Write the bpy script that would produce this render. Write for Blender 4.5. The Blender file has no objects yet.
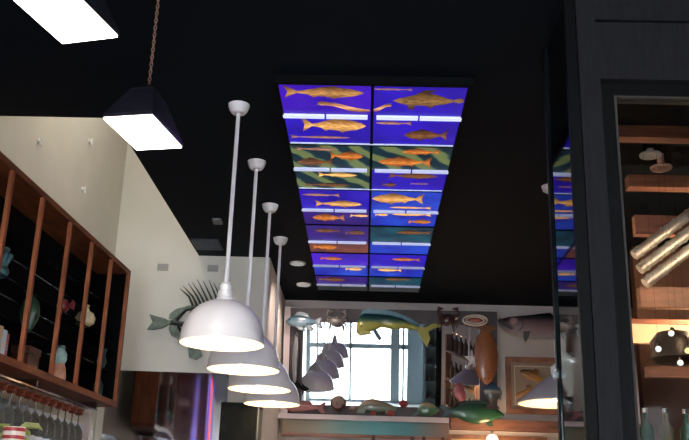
import bpy, bmesh, math, random
from mathutils import Vector, Matrix
random.seed(7)
C = bpy.context.scene.collection
S = bpy.context.scene
PI = math.pi
R = math.radians
EYE = 1.6            # camera height; heights below are given above the eye level and lifted by it

# ------------------------------------------------------------------ materials
def mat(name, col, rough=0.6, metal=0.0, emit=None, estr=0.0, noise=0.0, nscale=8.0, col2=None, bump=0.0, stretch=(1, 1, 1), coat=0.0, ior=None, trans=0.0, spec=None):
    m = bpy.data.materials.new(name); m.use_nodes = True
    nt = m.node_tree; b = nt.nodes['Principled BSDF']
    b.inputs['Base Color'].default_value = (*col, 1)
    b.inputs['Roughness'].default_value = rough
    b.inputs['Metallic'].default_value = metal
    b.inputs['Coat Weight'].default_value = coat
    b.inputs['Transmission Weight'].default_value = trans
    if ior: b.inputs['IOR'].default_value = ior
    if spec is not None: b.inputs['Specular IOR Level'].default_value = spec
    if emit:
        b.inputs['Emission Color'].default_value = (*emit, 1); b.inputs['Emission Strength'].default_value = estr
    if noise or bump:
        tc = nt.nodes.new('ShaderNodeTexCoord'); mp = nt.nodes.new('ShaderNodeMapping')
        mp.inputs['Scale'].default_value = stretch
        n = nt.nodes.new('ShaderNodeTexNoise'); n.inputs['Scale'].default_value = nscale; n.inputs['Detail'].default_value = 4
        nt.links.new(tc.outputs['Object'], mp.inputs['Vector']); nt.links.new(mp.outputs['Vector'], n.inputs['Vector'])
        if noise:
            c2 = col2 or tuple(c * (1 - noise) for c in col)
            r = nt.nodes.new('ShaderNodeValToRGB')
            r.color_ramp.elements[0].position = .35; r.color_ramp.elements[0].color = (*c2, 1)
            r.color_ramp.elements[1].position = .65; r.color_ramp.elements[1].color = (*col, 1)
            nt.links.new(n.outputs['Fac'], r.inputs['Fac']); nt.links.new(r.outputs['Color'], b.inputs['Base Color'])
        if bump:
            bp = nt.nodes.new('ShaderNodeBump'); bp.inputs['Strength'].default_value = bump; bp.inputs['Distance'].default_value = .02
            nt.links.new(n.outputs['Fac'], bp.inputs['Height']); nt.links.new(bp.outputs['Normal'], b.inputs['Normal'])
    return m

def fishmat(name, stops, axis=2, rough=.35, nscale=14, amount=.35, k=.58):
    def mute(c):
        g_ = sum(c) / 3
        return tuple(k * (g_ + (v_ - g_) * .92) for v_ in c)
    stops = [(p_, mute(c_)) for p_, c_ in stops]
    """painted fish: colours run across the body (generated coordinate) with mottling"""
    m = bpy.data.materials.new(name); m.use_nodes = True
    nt = m.node_tree; b = nt.nodes['Principled BSDF']
    b.inputs['Roughness'].default_value = rough; b.inputs['Coat Weight'].default_value = .3
    tc = nt.nodes.new('ShaderNodeTexCoord'); sp = nt.nodes.new('ShaderNodeSeparateXYZ')
    n = nt.nodes.new('ShaderNodeTexNoise'); n.inputs['Scale'].default_value = nscale; n.inputs['Detail'].default_value = 3
    nt.links.new(tc.outputs['Generated'], sp.inputs[0]); nt.links.new(tc.outputs['Object'], n.inputs['Vector'])
    a = nt.nodes.new('ShaderNodeMath'); a.operation = 'SUBTRACT'; a.inputs[1].default_value = .5
    mu = nt.nodes.new('ShaderNodeMath'); mu.operation = 'MULTIPLY_ADD'; mu.inputs[1].default_value = amount
    nt.links.new(n.outputs['Fac'], a.inputs[0]); nt.links.new(a.outputs[0], mu.inputs[0]); nt.links.new(sp.outputs[axis], mu.inputs[2])
    r = nt.nodes.new('ShaderNodeValToRGB'); e = r.color_ramp.elements
    e[0].position, e[0].color = stops[0][0], (*stops[0][1], 1); e[1].position, e[1].color = stops[-1][0], (*stops[-1][1], 1)
    for p, c in stops[1:-1]:
        q = e.new(p); q.color = (*c, 1)
    nt.links.new(mu.outputs[0], r.inputs['Fac']); nt.links.new(r.outputs['Color'], b.inputs['Base Color'])
    return m

def print_mat(name, c1, c2, strength, nscale, stretch=(1, 1, 1), band=False, c3=None, belly=False):
    """back-lit printed glass: the print's own colours, given off by the light box behind it"""
    m = bpy.data.materials.new(name); m.use_nodes = True
    nt = m.node_tree; b = nt.nodes['Principled BSDF']; b.inputs['Roughness'].default_value = .3; b.inputs['Specular IOR Level'].default_value = .08
    b.inputs['Base Color'].default_value = (.004, .004, .01, 1)
    tc = nt.nodes.new('ShaderNodeTexCoord'); mp = nt.nodes.new('ShaderNodeMapping'); mp.inputs['Scale'].default_value = stretch
    nt.links.new(tc.outputs['Object'], mp.inputs['Vector'])
    if band:
        mp.inputs['Rotation'].default_value = (0, 0, R(35))
        n = nt.nodes.new('ShaderNodeTexWave'); n.inputs['Distortion'].default_value = 3; n.inputs['Detail'].default_value = 2; n.inputs['Detail Scale'].default_value = 2
    else:
        n = nt.nodes.new('ShaderNodeTexNoise'); n.inputs['Detail'].default_value = 5
    n.inputs['Scale'].default_value = nscale
    nt.links.new(mp.outputs['Vector'], n.inputs['Vector'])
    r = nt.nodes.new('ShaderNodeValToRGB'); e = r.color_ramp.elements
    e[0].position, e[0].color = .3, (*c1, 1); e[1].position, e[1].color = .75, (*c2, 1)
    if c3:
        q = e.new(.5); q.color = (*c3, 1)
    nt.links.new(n.outputs['Fac'], r.inputs['Fac'])
    if belly:      # printed fish: dark back, pale flank, dark belly edge
        sp = nt.nodes.new('ShaderNodeSeparateXYZ'); nt.links.new(tc.outputs['Generated'], sp.inputs[0])
        q_ = nt.nodes.new('ShaderNodeValToRGB'); g_ = q_.color_ramp.elements
        g_[0].position, g_[0].color = .12, (.22, .18, .16, 1); g_[1].position, g_[1].color = .92, (.35, .22, .16, 1)
        k_ = g_.new(.38); k_.color = (.75, .62, .52, 1); k_ = g_.new(.58); k_.color = (1.25, 1.15, 1.0, 1)
        nt.links.new(sp.outputs[1], q_.inputs['Fac'])
        mm = nt.nodes.new('ShaderNodeMix'); mm.data_type = 'RGBA'; mm.blend_type = 'MULTIPLY'; mm.inputs[0].default_value = 1
        nt.links.new(r.outputs['Color'], mm.inputs[6]); nt.links.new(q_.outputs['Color'], mm.inputs[7]); nt.links.new(mm.outputs[2], b.inputs['Emission Color'])
    else: nt.links.new(r.outputs['Color'], b.inputs['Emission Color'])
    b.inputs['Emission Strength'].default_value = strength
    return m

M = dict(
    stem_glass=mat('grey_stem_glass', (.30, .32, .32), .25, trans=.75, ior=1.2),
    ceiling=mat('ceiling_black_paint', (.0026, .0058, .0105), .75, spec=.10, noise=.2, nscale=1.5),
    wall=mat('plaster_white', (.72, .69, .62), .8, noise=.06, nscale=3, bump=.03),
    wall2=mat('plaster_warm', (.60, .54, .50), .8, noise=.06, nscale=3),
    floor=mat('polished_concrete', (.42, .42, .42), .25, noise=.2, nscale=2),
    steel=mat('brushed_steel', (.50, .49, .50), .055, 1.0, noise=.12, nscale=3, stretch=(40, 40, .6)),
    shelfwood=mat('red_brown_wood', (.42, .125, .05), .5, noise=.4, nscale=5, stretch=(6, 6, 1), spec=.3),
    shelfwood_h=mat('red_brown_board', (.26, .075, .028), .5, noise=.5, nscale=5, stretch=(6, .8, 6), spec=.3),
    black=mat('matte_black', (.002, .0025, .003), .7, spec=.08),
    glass=mat('shelf_glass', (.55, .70, .70), .05, trans=1, ior=1.15),
    clear=mat('clear_glass', (.95, .97, .97), .02, trans=1.0, ior=1.1),
    enamel=mat('white_enamel', (.90, .88, .90), .28, noise=.05, nscale=5, coat=.4),
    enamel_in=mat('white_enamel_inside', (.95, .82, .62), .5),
    bulb=mat('bulb_glow', (1, .9, .7), .4, emit=(1, .82, .55), estr=9),
    lampblack=mat('black_lamp_metal', (.018, .020, .030), .4, .1, noise=.3, nscale=20, coat=.2),
    diffuser=mat('lit_diffuser', (1, 1, 1), .5, emit=(1, .93, .88), estr=7),
    chain=mat('rusty_chain', (.42, .24, .17), .5, .2, noise=.5, nscale=60),
    darkframe=mat('charcoal_painted_steel', (.017, .0165, .019), .55, noise=.25, nscale=6, stretch=(10, 10, 1), spec=.07),
    darkframe2=mat('black_painted_stile', (.0045, .005, .006), .5, noise=.25, nscale=6, stretch=(10, 10, 1), spec=.07),
    bead=mat('pale_glazing_bead', (.05, .045, .042), .6, spec=.1),
    darkglass=mat('black_tinted_glass', (.002, .004, .006), .03, ior=1.5),
    teal_edge=mat('green_glass_edge', (.01, .035, .04), .1, coat=.5),
    chrome=mat('chrome', (.8, .8, .82), .12, 1.0),
    mirror=mat('mirror_silver', (.80, .88, .90), .012, 1.0),
    mframe=mat('dark_mirror_frame', (.035, .018, .022), .5, noise=.5, nscale=15),
    trim=mat('painted_white_trim', (.58, .52, .52), .6),
    mullion=mat('storefront_mullion', (.13, .165, .19), .4),
    spine=mat('verdigris_metal', (.05, .07, .06), .45, .6, noise=.6, nscale=20, col2=(.03, .035, .035)),
    verd=mat('verdigris_plate', (.20, .24, .20), .5, .3, noise=.6, nscale=18, col2=(.10, .13, .11)),
    plate=mat('grey_cover_plate', (.36, .35, .33), .5),
    white=mat('white_paint', (.8, .8, .8), .5),
    beamwood=mat('orange_beam_wood', (.30, .11, .06), .6, noise=.5, nscale=4, stretch=(1, 6, 6)),
    brownwood=mat('brown_valance_wood', (.30, .13, .08), .5, noise=.45, nscale=4, stretch=(1, 6, 6)),
    picwood=mat('picture_frame_wood', (.30, .13, .07), .4, noise=.4, nscale=12),
    picmat=mat('picture_paper', (.42, .31, .23), .8, noise=.15, nscale=6),
    duct=mat('galvanised_duct', (.75, .78, .76), .38, .8, noise=.3, nscale=12),
)

# ------------------------------------------------------------------ mesh helpers
class MB:
    def __init__(s): s.bm = bmesh.new()
    def box(s, x0, x1, y0, y1, z0, z1, mx=None):
        vs = [s.bm.verts.new((x, y, z)) for z in (z0, z1) for y in (y0, y1) for x in (x0, x1)]
        if mx:
            for v in vs: v.co = mx @ v.co
        for f in ((0, 2, 3, 1), (4, 5, 7, 6), (0, 1, 5, 4), (2, 6, 7, 3), (0, 4, 6, 2), (1, 3, 7, 5)):
            s.bm.faces.new([vs[i] for i in f])
        return s
    def lathe(s, prof, seg=32, cx=0, cy=0, cz=0, mx=None, sy=1.0):
        rings = []
        for r, z in prof:
            ring = []
            for i in range(seg):
                a = 2 * PI * i / seg
                v = Vector((cx + r * math.cos(a), cy + r * sy * math.sin(a), cz + z))
                if mx: v = mx @ v
                ring.append(s.bm.verts.new(v))
            rings.append(ring)
        for a, b in zip(rings, rings[1:]):
            for i in range(seg):
                j = (i + 1) % seg
                s.bm.faces.new((a[i], a[j], b[j], b[i]))
        if prof[0][0] > 1e-4: s.bm.faces.new(list(reversed(rings[0])))
        if prof[-1][0] > 1e-4: s.bm.faces.new(rings[-1])
        return s
    def shell(s, prof, seg=48, th=.004):
        # open lathe with thickness
        inner = [(max(r - th, .0005), z) for r, z in reversed(prof)]
        allp = prof + inner
        rings = [[s.bm.verts.new((r * math.cos(2 * PI * i / seg), r * math.sin(2 * PI * i / seg), z)) for i in range(seg)] for r, z in allp]
        for a, b in zip(rings, rings[1:]):
            for i in range(seg):
                j = (i + 1) % seg; s.bm.faces.new((a[i], a[j], b[j], b[i]))
        a, b = rings[-1], rings[0]
        for i in range(seg):
            j = (i + 1) % seg; s.bm.faces.new((a[i], a[j], b[j], b[i]))
        return s
    def tube(s, pts, rad, seg=8, closed=False):
        pts = [Vector(p) for p in pts]; n = len(pts)
        rads = rad if isinstance(rad, (list, tuple)) else [rad] * n
        rings = []
        for k, p in enumerate(pts):
            if closed: t = pts[(k + 1) % n] - pts[k - 1]
            else: t = pts[min(k + 1, n - 1)] - pts[max(k - 1, 0)]
            t.normalize()
            u = t.cross(Vector((0, 1, 0)));
            if u.length < .1: u = t.cross(Vector((1, 0, 0)))
            u.normalize(); w = t.cross(u)
            rings.append([s.bm.verts.new(p + (u * math.cos(2 * PI * i / seg) + w * math.sin(2 * PI * i / seg)) * rads[k]) for i in range(seg)])
        m = n if closed else n - 1
        for k in range(m):
            a, b = rings[k], rings[(k + 1) % n]
            for i in range(seg):
                j = (i + 1) % seg; s.bm.faces.new((a[i], a[j], b[j], b[i]))
        if not closed:
            s.bm.faces.new(list(reversed(rings[0]))); s.bm.faces.new(rings[-1])
        return s
    def prism(s, poly, d0, d1, axis='y'):
        """poly (a,b) in the x-z plane (axis y) or x-y plane (axis z), extruded d0..d1"""
        f = (lambda a, b, d: (a, d, b)) if axis == 'y' else (lambda a, b, d: (a, b, d))
        A = [s.bm.verts.new(f(a, b, d0)) for a, b in poly]; B = [s.bm.verts.new(f(a, b, d1)) for a, b in poly]
        s.bm.faces.new(A); s.bm.faces.new(list(reversed(B)))
        n = len(poly)
        for i in range(n):
            j = (i + 1) % n; s.bm.faces.new((A[i], B[i], B[j], A[j]))
        return s
    def loft(s, st, depth=.5, seg=14, ymid=0.0):
        """fish body: stations (x, ztop, zbot); half depth = depth * half height"""
        rings = []
        for x, zt, zb in st:
            h = max((zt - zb) / 2, .001); c = (zt + zb) / 2
            rings.append([s.bm.verts.new((x, ymid + depth * h * math.sin(2 * PI * i / seg), c + h * math.cos(2 * PI * i / seg))) for i in range(seg)])
        for a, b in zip(rings, rings[1:]):
            for i in range(seg):
                j = (i + 1) % seg; s.bm.faces.new((a[i], a[j], b[j], b[i]))
        s.bm.faces.new(list(reversed(rings[0]))); s.bm.faces.new(rings[-1])
        return s
    def ball(s, x, y, z, rx, ry=None, rz=None, seg=14):
        ry = ry or rx; rz = rz or rx
        n = 8
        pr = [(math.sin(PI * k / n), -math.cos(PI * k / n)) for k in range(n + 1)]
        pr = [(max(r, .02), q) for r, q in pr]
        mx = Matrix.Translation((x, y, z)) @ Matrix.Diagonal((rx, ry, rz, 1))
        return s.lathe(pr, seg, mx=mx)
    def build(s, name, m, parent=None, smooth=False, loc=None):
        bmesh.ops.recalc_face_normals(s.bm, faces=s.bm.faces)
        me = bpy.data.meshes.new(name); s.bm.to_mesh(me); s.bm.free()
        if smooth:
            for p in me.polygons: p.use_smooth = True
            me.set_sharp_from_angle(angle=R(40))
        me.materials.append(M[m] if isinstance(m, str) else m)
        o = bpy.data.objects.new(name, me); C.objects.link(o)
        if parent: o.parent = parent
        if loc: o.location = loc
        return o

def thing(name, label, cat, loc=(0, 0, 0), rot=(0, 0, 0), group=None):
    o = bpy.data.objects.new(name, None); C.objects.link(o); o.empty_display_size = .1
    o.location = loc; o.rotation_euler = rot
    return tag(o, label, cat, group)
def tag(o, label, cat, group=None, kind=None):
    o['label'] = label; o['category'] = cat
    if group: o['group'] = group
    if kind: o['kind'] = kind
    return o
def struct(name, mb, m, smooth=False):
    o = mb.build(name, m, smooth=smooth); o['kind'] = 'structure'; return o
def kids(o): return [c for c in bpy.data.objects if c.parent == o]
def dup(o, parent=None):
    c = o.copy(); C.objects.link(c)
    if parent: c.parent = parent
    for ch in kids(o): dup(ch, c)
    return c
def lamp(name, kind, loc, energy, col, size=.05, rot=(0, 0, 0), **k):
    l = bpy.data.lights.new(name, kind); l.energy = energy; l.color = col
    if kind == 'POINT': l.shadow_soft_size = size
    if kind == 'AREA': l.size = size
    for a, b in k.items(): setattr(l, a, b)
    o = bpy.data.objects.new(name, l); C.objects.link(o); o.location = loc; o.rotation_euler = rot
    return o

H = 3.70          # ceiling height
LW, RW = -2.17, 4.5
BACK, FW, FRONT = 9.06, 7.465, -4.0

# ------------------------------------------------------------------ room shell
struct('floor', MB().box(LW - .1, RW + .1, FRONT - .1, BACK + .5, -.08, 0), 'floor')
c = MB()
c.box(LW, RW, FRONT, 4.66, H, H + .08)
c.box(-1.45, RW, 4.66, FW, H, H + .08)
c.box(-.84, RW, FW, BACK, H, H + .08)
struct('ceiling', c, 'ceiling')
struct('ceiling_raised', MB().box(LW, -1.45, 4.66, FW, 5.5, 5.58), 'wall')
struct('wall_left', MB().box(LW - .12, LW, FRONT, FW, 0, 5.5), 'wall')
struct('wall_recess_near', MB().box(LW, -1.45, 4.58, 4.66, H + .08, 5.5), 'wall')
struct('wall_recess_right', MB().box(-1.45, -1.37, 4.66, FW, H + .08, 5.5), 'wall')
struct('wall_facing', MB().box(LW - .12, -.84, FW, FW + .12, 0, 5.5), 'wall')
w = MB(); w.box(-.96, -.84, FW + .12, BACK, 0, H)
struct('wall_return', w, 'wall')
struct('wall_back', MB().box(-.96, RW, BACK, BACK + .12, .0, H), 'wall2')
# front wall with the shop windows
fw = MB()
fw.box(LW, RW, FRONT - .12, FRONT, 0, .02)
fw.box(LW, RW, FRONT - .12, FRONT, 2.95, H)
xs = [LW, -.04, .52, 2.02, 2.7, 3.6, RW]
colw = [.1, .11, .28, .07, .07, .07, .07]
for i, x in enumerate(xs): fw.box(x - colw[i] + (colw[0] if i == 0 else 0), x + colw[i], FRONT - .12, FRONT, .02, 2.95)
struct('wall_front', fw, 'mullion')
for i in range(6):
    a, b = xs[i] + colw[i], xs[i + 1] - colw[i + 1]
    e = MB()
    e.box(a, b, FRONT - .08, FRONT - .03, 2.05, 2.17); e.box(a, b, FRONT - .08, FRONT - .03, 1.28, 1.40); e.box(a, b, FRONT - .08, FRONT - .03, .02, .06)
    e.box((a + b) / 2 - .03, (a + b) / 2 + .03, FRONT - .08, FRONT - .03, .06, 2.95)
    struct('window_%d' % (i + (1 if i < 5 else 3)), e, 'mullion')
# outside: a pale pavement and pale building across the street
struct('ground', MB().box(-14, 16, -20, FRONT - .12, -.12, -.04), mat('pale_pavement', (.75, .75, .74), .8, noise=.1))
fb = MB()
for x in range(-14, 16, 3):
    fb.box(x, x + 1.2, -16.2, -15.6, 0, 5.5); fb.box(x + 1.2, x + 3, -16, -15.8, 0, 1.0); fb.box(x + 1.2, x + 3, -16, -15.8, 3.1, 5.5)
o = fb.build('building', mat('pale_facade', (.6, .66, .7), .8, noise=.2, nscale=1))
tag(o, 'pale building across the street behind the shop windows', 'building')

# wine room partition to the right
struct('wall_partition', MB().box(.824, 4.5, 3.30, 3.42, EYE + 1.70, H).box(1.75, 4.5, 3.30, 3.42, 0, EYE + 1.7).box(.824, .907, 3.30, 3.42, 0, EYE + 1.7), 'darkframe')
struct('trim_1', MB().box(1.7, 4.4, 3.292, 3.30, EYE + 1.965, EYE + 1.975).box(.90, 4.4, 3.292, 3.30, EYE + 1.957, EYE + 1.965), 'darkframe2')
g = thing('window_6', 'x', 'window'); del g['label'], g['category']; g['kind'] = 'structure'
MB().box(.907, .967, 3.34, 3.40, 0, EYE + 1.70).box(.967, 1.75, 3.34, 3.40, EYE + 1.645, EYE + 1.70).build('window_frame', 'darkframe2', g)
MB().box(.967, .975, 3.335, 3.395, 0, EYE + 1.645).box(.979, 1.75, 3.335, 3.395, EYE + 1.637, EYE + 1.645).build('glazing_bead', 'bead', g)
MB().box(.979, 1.75, 3.36, 3.368, 0, EYE + 1.637).build('pane', 'clear', g)
# walls behind it: end wall of the side glass and the slanted dividing wall
struct('wall_end', MB().box(.80, .92, 3.80, 3.86, 0, H), 'darkframe2')
sl = MB(); L = math.hypot(1.68, 5.22); an = math.atan2(5.22, 1.68)
sl.box(0, L, 0, .05, 0, H, Matrix.Translation((.90, 3.84, 0)) @ Matrix.Rotation(an, 4, 'Z'))
struct('wall_right', sl, 'wall2')
struct('wall_far_right', MB().box(RW, RW + .1, FRONT, BACK, 0, H), 'darkframe')

# side glass door, dark, running along the aisle
sd = thing('glass_door', 'tall black tinted glass door with clamp standing side-on beside the charcoal window frame', 'door', (.79, 3.3, 0))
MB().box(-.003, .008, .03, .44, .02, H - .04).build('glass_pane', 'darkglass', sd)
MB().box(-.012, .030, .0, .03, 0, H - .02).build('jamb', 'darkframe2', sd)
MB().box(-.012, .010, .44, .475, 0, H - .02).build('edge_post', 'darkframe2', sd)
MB().box(-.005, .008, .432, .44, 0, H - .04).build('glass_edge', 'teal_edge', sd)
cl = MB().box(-.020, -.008, .425, .475, EYE + .568, EYE + .605).box(-.026, -.020, .435, .465, EYE + .575, EYE + .598)
cl.build('clamp', 'chrome', sd)['label'] = 'small chrome glass clamp'

# ------------------------------------------------------------------ back-lit fish ceiling panels
PZ = H - .03
rows = [4.12, 4.50, 4.893, 5.288, 5.65, 6.075, 6.42, 6.85, 7.16, 7.56, 7.895, 8.222, 8.46]
cb = thing('ceiling_light_box', 'long backlit ceiling light box of blue glass panels printed with golden fish', 'light box', (0, 0, PZ))
fr = MB(); fr.box(-.50, -.475, 4.09, 8.50, -.012, .03); fr.box(.475, .50, 4.09, 8.50, -.012, .03)
fr.box(-.475, .475, 4.09, 4.12, -.012, .03); fr.box(-.475, .475, 8.46, 8.50, -.012, .03)
fr.box(-.008, .008, 4.12, 8.46, -.006, .03)
fr.build('frame', 'black', cb)
blue = ((.022, .004, .30), (.045, .012, .62))
CM = {
    'blue': print_mat('backlit_blue', (.010, .002, .22), (.026, .008, .46), 1.0, 3),
    'violet': print_mat('backlit_violet', (.014, .002, .24), (.065, .009, .48), 1.0, 2.5),
    'green': print_mat('backlit_green_weed', (.002, .018, .030), (.12, .15, .055), .9, 1.9, band=True, c3=(.006, .045, .045)),
    'azure': print_mat('backlit_azure', (.010, .006, .24), (.014, .06, .50), 1.0, 4),
    'dusk': print_mat('backlit_dusk', (.010, .004, .07), (.035, .008, .19), 1.0, 4),
    'teal': print_mat('backlit_dark_teal', (.003, .010, .03), (.006, .07, .10), 1.0, 5),
    'rust': print_mat('backlit_rust', (.02, .012, .03), (.20, .055, .03), 1.0, 3.5),
    'grey': print_mat('backlit_grey_green', (.012, .015, .018), (.035, .035, .03), 1.0, 4),
}
layout = [('violet', 'blue'), ('blue', 'blue'), ('green', 'green'), ('green', 'blue'), ('blue', 'azure'), ('dusk', 'azure'),
          ('dusk', 'teal'), ('rust', 'azure'), ('violet', 'blue'), ('azure', 'azure'), ('dusk', 'teal'), ('grey', 'grey')]
cellmesh = {}
for i in range(12):
    for j in range(2):
        x0, x1 = ((-.475, -.008), (.008, .475))[j]
        p = MB().box(x0, x1, rows[i] + .006, rows[i + 1] - .006, -.002, .006).build('glass_panel', CM[layout[i][j]], cb)
        cellmesh[(i, j)] = p
tubeM = [mat('fluorescent_tube_%d' % k, (.3, .32, .35), .4, emit=(.50, .55, .85), estr=e_) for k, e_ in enumerate((.95, .65, .55, .60, .30, .30))]
thinM = mat('pale_light_strip', (.6, .65, .7), .4, emit=(.40, .46, .66), estr=.55)
for i in range(1, 12):
    big = i % 2 == 1
    if big:
        for a, b in ((-.492, -.012), (.012, .492)):
            m_ = (a + b) / 2
            MB().box(a + .012, m_ - .005, rows[i] - .019, rows[i] + .019, -.014, -.003).box(m_ + .005, b - .012, rows[i] - .019, rows[i] + .019, -.014, -.003).build('light_strip', tubeM[i // 2], cb)
    else:
        MB().box(-.475, .475, rows[i] - .010, rows[i] + .010, -.008, .004).build('crossbar', 'black', cb)
        if i in (2,):
            MB().box(-.47, .47, rows[i] - .019, rows[i] - .010, -.008, .002).build('light_strip', thinM, cb)
        if i in (4, ):
            MB().box(-.47, .47, rows[i] - .014, rows[i] - .010, -.008, .002).build('light_strip', thinM, cb)
PF = {
    'c': print_mat('print_gold', (.30, .12, .03), (.80, .50, .18), 1.1, 52, stretch=(.6, 1.4, 1), belly=True), 'a': print_mat('print_amber', (.14, .07, .03), (.62, .33, .12), 1.0, 48, stretch=(.6, 1.4, 1), belly=True),
    'o': print_mat('print_orange', (.20, .05, .01), (.75, .27, .05), 1.0, 48, stretch=(.6, 1.4, 1), belly=True), 'd': print_mat('print_brown', (.03, .015, .012), (.26, .11, .04), 1.0, 52, stretch=(.6, 1.4, 1), belly=True),
    'b': print_mat('print_brown_olive', (.05, .03, .015), (.32, .18, .06), 1.0, 44, stretch=(.6, 1.4, 1), belly=True), 't': print_mat('print_pink_tan', (.18, .08, .09), (.50, .28, .20), .9, 48, stretch=(.6, 1.4, 1), belly=True),
    'y': print_mat('print_yellow', (.55, .26, .06), (1.0, .62, .25), 1.1, 40, stretch=(.6, 1.4, 1), belly=True), 'e': print_mat('print_eel', (.40, .16, .06), (.85, .50, .30), 1.0, 48, stretch=(.6, 1.4, 1), belly=True),
}
def print_outline(x0, x1, yc, h, d, kind):
    """silhouette of a printed fish in the ceiling plane; back of the fish towards -y"""
    Lf = x1 - x0
    def P(u, v): return ((x0 + u * Lf) if d < 0 else (x1 - u * Lf), yc - v * h)      # u: 0 snout .. 1 tail; v: + towards the back
    if kind == 'e':
        c_ = [(0, .30, .10), (.06, .32, .20), (.14, .30, .17), (.3, .22, .16), (.45, .05, .20), (.6, -.18, .22), (.75, -.30, .18), (.9, -.36, .14), (1, -.34, .08)]
        return [P(u, v + w_) for u, v, w_ in c_] + [P(u, v - w_) for u, v, w_ in reversed(c_)]
    if kind == 'b':
        up = [(0, -.05), (.08, .06), (.2, .16), (.3, .24), (.42, .48), (.62, .50), (.5, .36), (.66, .22), (.8, .06), (.86, .02), (.95, .13), (1, .04)]
        dn = [(1, -.06), (.94, -.12), (.86, -.06), (.74, -.20), (.6, -.26), (.55, -.45), (.48, -.28), (.33, -.28), (.3, -.5), (.22, -.44), (.22, -.26), (.1, -.18)]
        return [P(*q) for q in up + dn]
    slim = kind in 'ty' and h < .12
    b = .26 if slim else .36
    up = [(0, -.03), (.06, b * .35), (.16, b * .75), (.30, b), (.36, b + .13 if not slim else b), (.50, b + .05), (.62, b * .75), (.74, b * .38), (.84, b * .18), (.93, .34), (1.0, .50)]
    dn = [(.955, .0), (1.0, -.46), (.92, -.26), (.84, -b * .2), (.70, -b * .5), (.64, -b * 1.1), (.58, -b * .8), (.42, -b * 1.05), (.38, -b * 1.45), (.32, -b * 1.05), (.16, -b * .85), (.05, -b * .4)]
    return [P(*q) for q in up + dn]
prints = [(-0.454, -0.044, 4.217, 0.149, 1, 'a'),(-0.287, -0.012, 4.385, 0.12, -1, 'e'),(-0.004, 0.203, 4.169, 0.034, -1, 't'),(0.106, 0.471, 4.287, 0.235, -1, 'b'),(-0.387, -0.032, 4.623, 0.201, 1, 'c'),(-0.467, -0.123, 4.793, 0.057, 1, 't'),(0.022, 0.219, 4.581, 0.066, -1, 't'),(0.182, 0.429, 4.735, 0.167, -1, 'd'),(-0.445, -0.196, 4.97, 0.076, 1, 't'),(-0.247, -0.049, 5.069, 0.157, 1, 'o'),(-0.453, -0.232, 5.176, 0.147, -1, 'd'),(0.181, 0.404, 4.984, 0.107, -1, 'o'),(0.042, 0.368, 5.146, 0.178, -1, 'o'),(-0.334, -0.087, 5.388, 0.105, 1, 'y'),(-0.429, -0.134, 5.571, 0.075, 1, 'd'),(0.109, 0.416, 5.378, 0.12, 1, 'd'),(0.075, 0.165, 5.547, 0.093, 1, 'd'),(0.255, 0.371, 5.517, 0.037, 1, 't'),(-0.46, -0.203, 5.768, 0.079, -1, 't'),(-0.381, -0.056, 5.943, 0.146, 1, 'c'),(0.012, 0.362, 5.814, 0.231, -1, 'c'),(0.138, 0.427, 5.993, 0.063, -1, 'y'),(-0.412, -0.179, 6.25, 0.184, -1, 'o'),(-0.142, -0.012, 6.192, 0.09, 1, 'y'),(0.036, 0.129, 6.16, 0.089, 1, 'y'),(0.157, 0.438, 6.143, 0.088, -1, 'y'),(0.278, 0.444, 6.299, 0.116, 1, 'o'),(-0.186, -0.034, 6.6, 0.151, 1, 'd'),(0.2, 0.462, 6.566, 0.13, -1, 'd'),(-0.412, -0.223, 6.566, 0.125, -1, 'd'),(-0.451, -0.257, 7.00, 0.198, 1, 'o'),(0.193, 0.424, 7.315, 0.122, -1, 'o'),(-0.409, -0.224, 7.338, 0.122, 1, 'o'),(-0.205, -0.058, 7.659, 0.125, 1, 'y'),(0.081, 0.288, 7.663, 0.125, -1, 'y'),(-0.459, -0.212, 8.037, 0.181, 1, 'd'),(0.15, 0.374, 7.98, 0.133, -1, 'd'), (-.004, .10, 4.385, .10, 1, 'e')]
for (x0, x1, yc, h, d, k) in prints:
    i = max(n for n in range(12) if rows[n] <= yc); j = 0 if (x0 + x1) / 2 < 0 else 1
    MB().prism(print_outline(x0, x1, yc, h, d, k), -.0035, -.0022, 'z').build('fish_print', PF[k], cellmesh[(i, j)])

# ------------------------------------------------------------------ white dome pendants
def make_pendant(label, group):
    t = thing('pendant_lamp', label, 'pendant lamp', group=group)
    prof = [(.212, 0), (.212, .012), (.207, .022), (.205, .045), (.198, .08), (.183, .12), (.160, .155), (.128, .186), (.085, .209), (.036, .219)]
    MB().shell(prof, 56, .004).build('lamp_shade', 'enamel', t, True)
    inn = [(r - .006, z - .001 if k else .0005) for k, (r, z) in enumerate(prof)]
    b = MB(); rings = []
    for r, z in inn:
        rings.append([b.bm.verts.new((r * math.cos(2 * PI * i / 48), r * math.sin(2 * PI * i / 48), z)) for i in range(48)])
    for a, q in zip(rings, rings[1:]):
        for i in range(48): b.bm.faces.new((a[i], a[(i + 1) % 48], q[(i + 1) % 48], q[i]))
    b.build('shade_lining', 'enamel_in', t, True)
    MB().lathe([(.044, .215), (.044, .232), (.038, .237), (.038, .266), (.030, .270), (.030, .298), (.024, .304), (.022, .312), (.012, .316)], 24).build('socket', 'enamel', t, True)
    MB().lathe([(.011, .28), (.011, H - 2.403)], 14).build('stem', 'enamel', t, True)
    MB().lathe([(.016, H - 2.403 - .052), (.036, H - 2.403 - .050), (.048, H - 2.403 - .034), (.056, H - 2.403 - .012), (.058, H - 2.403 - .0)], 28).build('ceiling_canopy', 'enamel', t, True)
    MB().ball(0, 0, .075, .05, .05, .06).build('bulb', 'bulb', t, True)
    return t
names = ['frontmost white dome pendant lamp on a white stem, largest of the row of four', 'second white dome pendant lamp in the row, just behind the largest one',
         'third white dome pendant lamp in the row, partly behind two others', 'rearmost white dome pendant lamp of the row of four, nearest the mirror']
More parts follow.
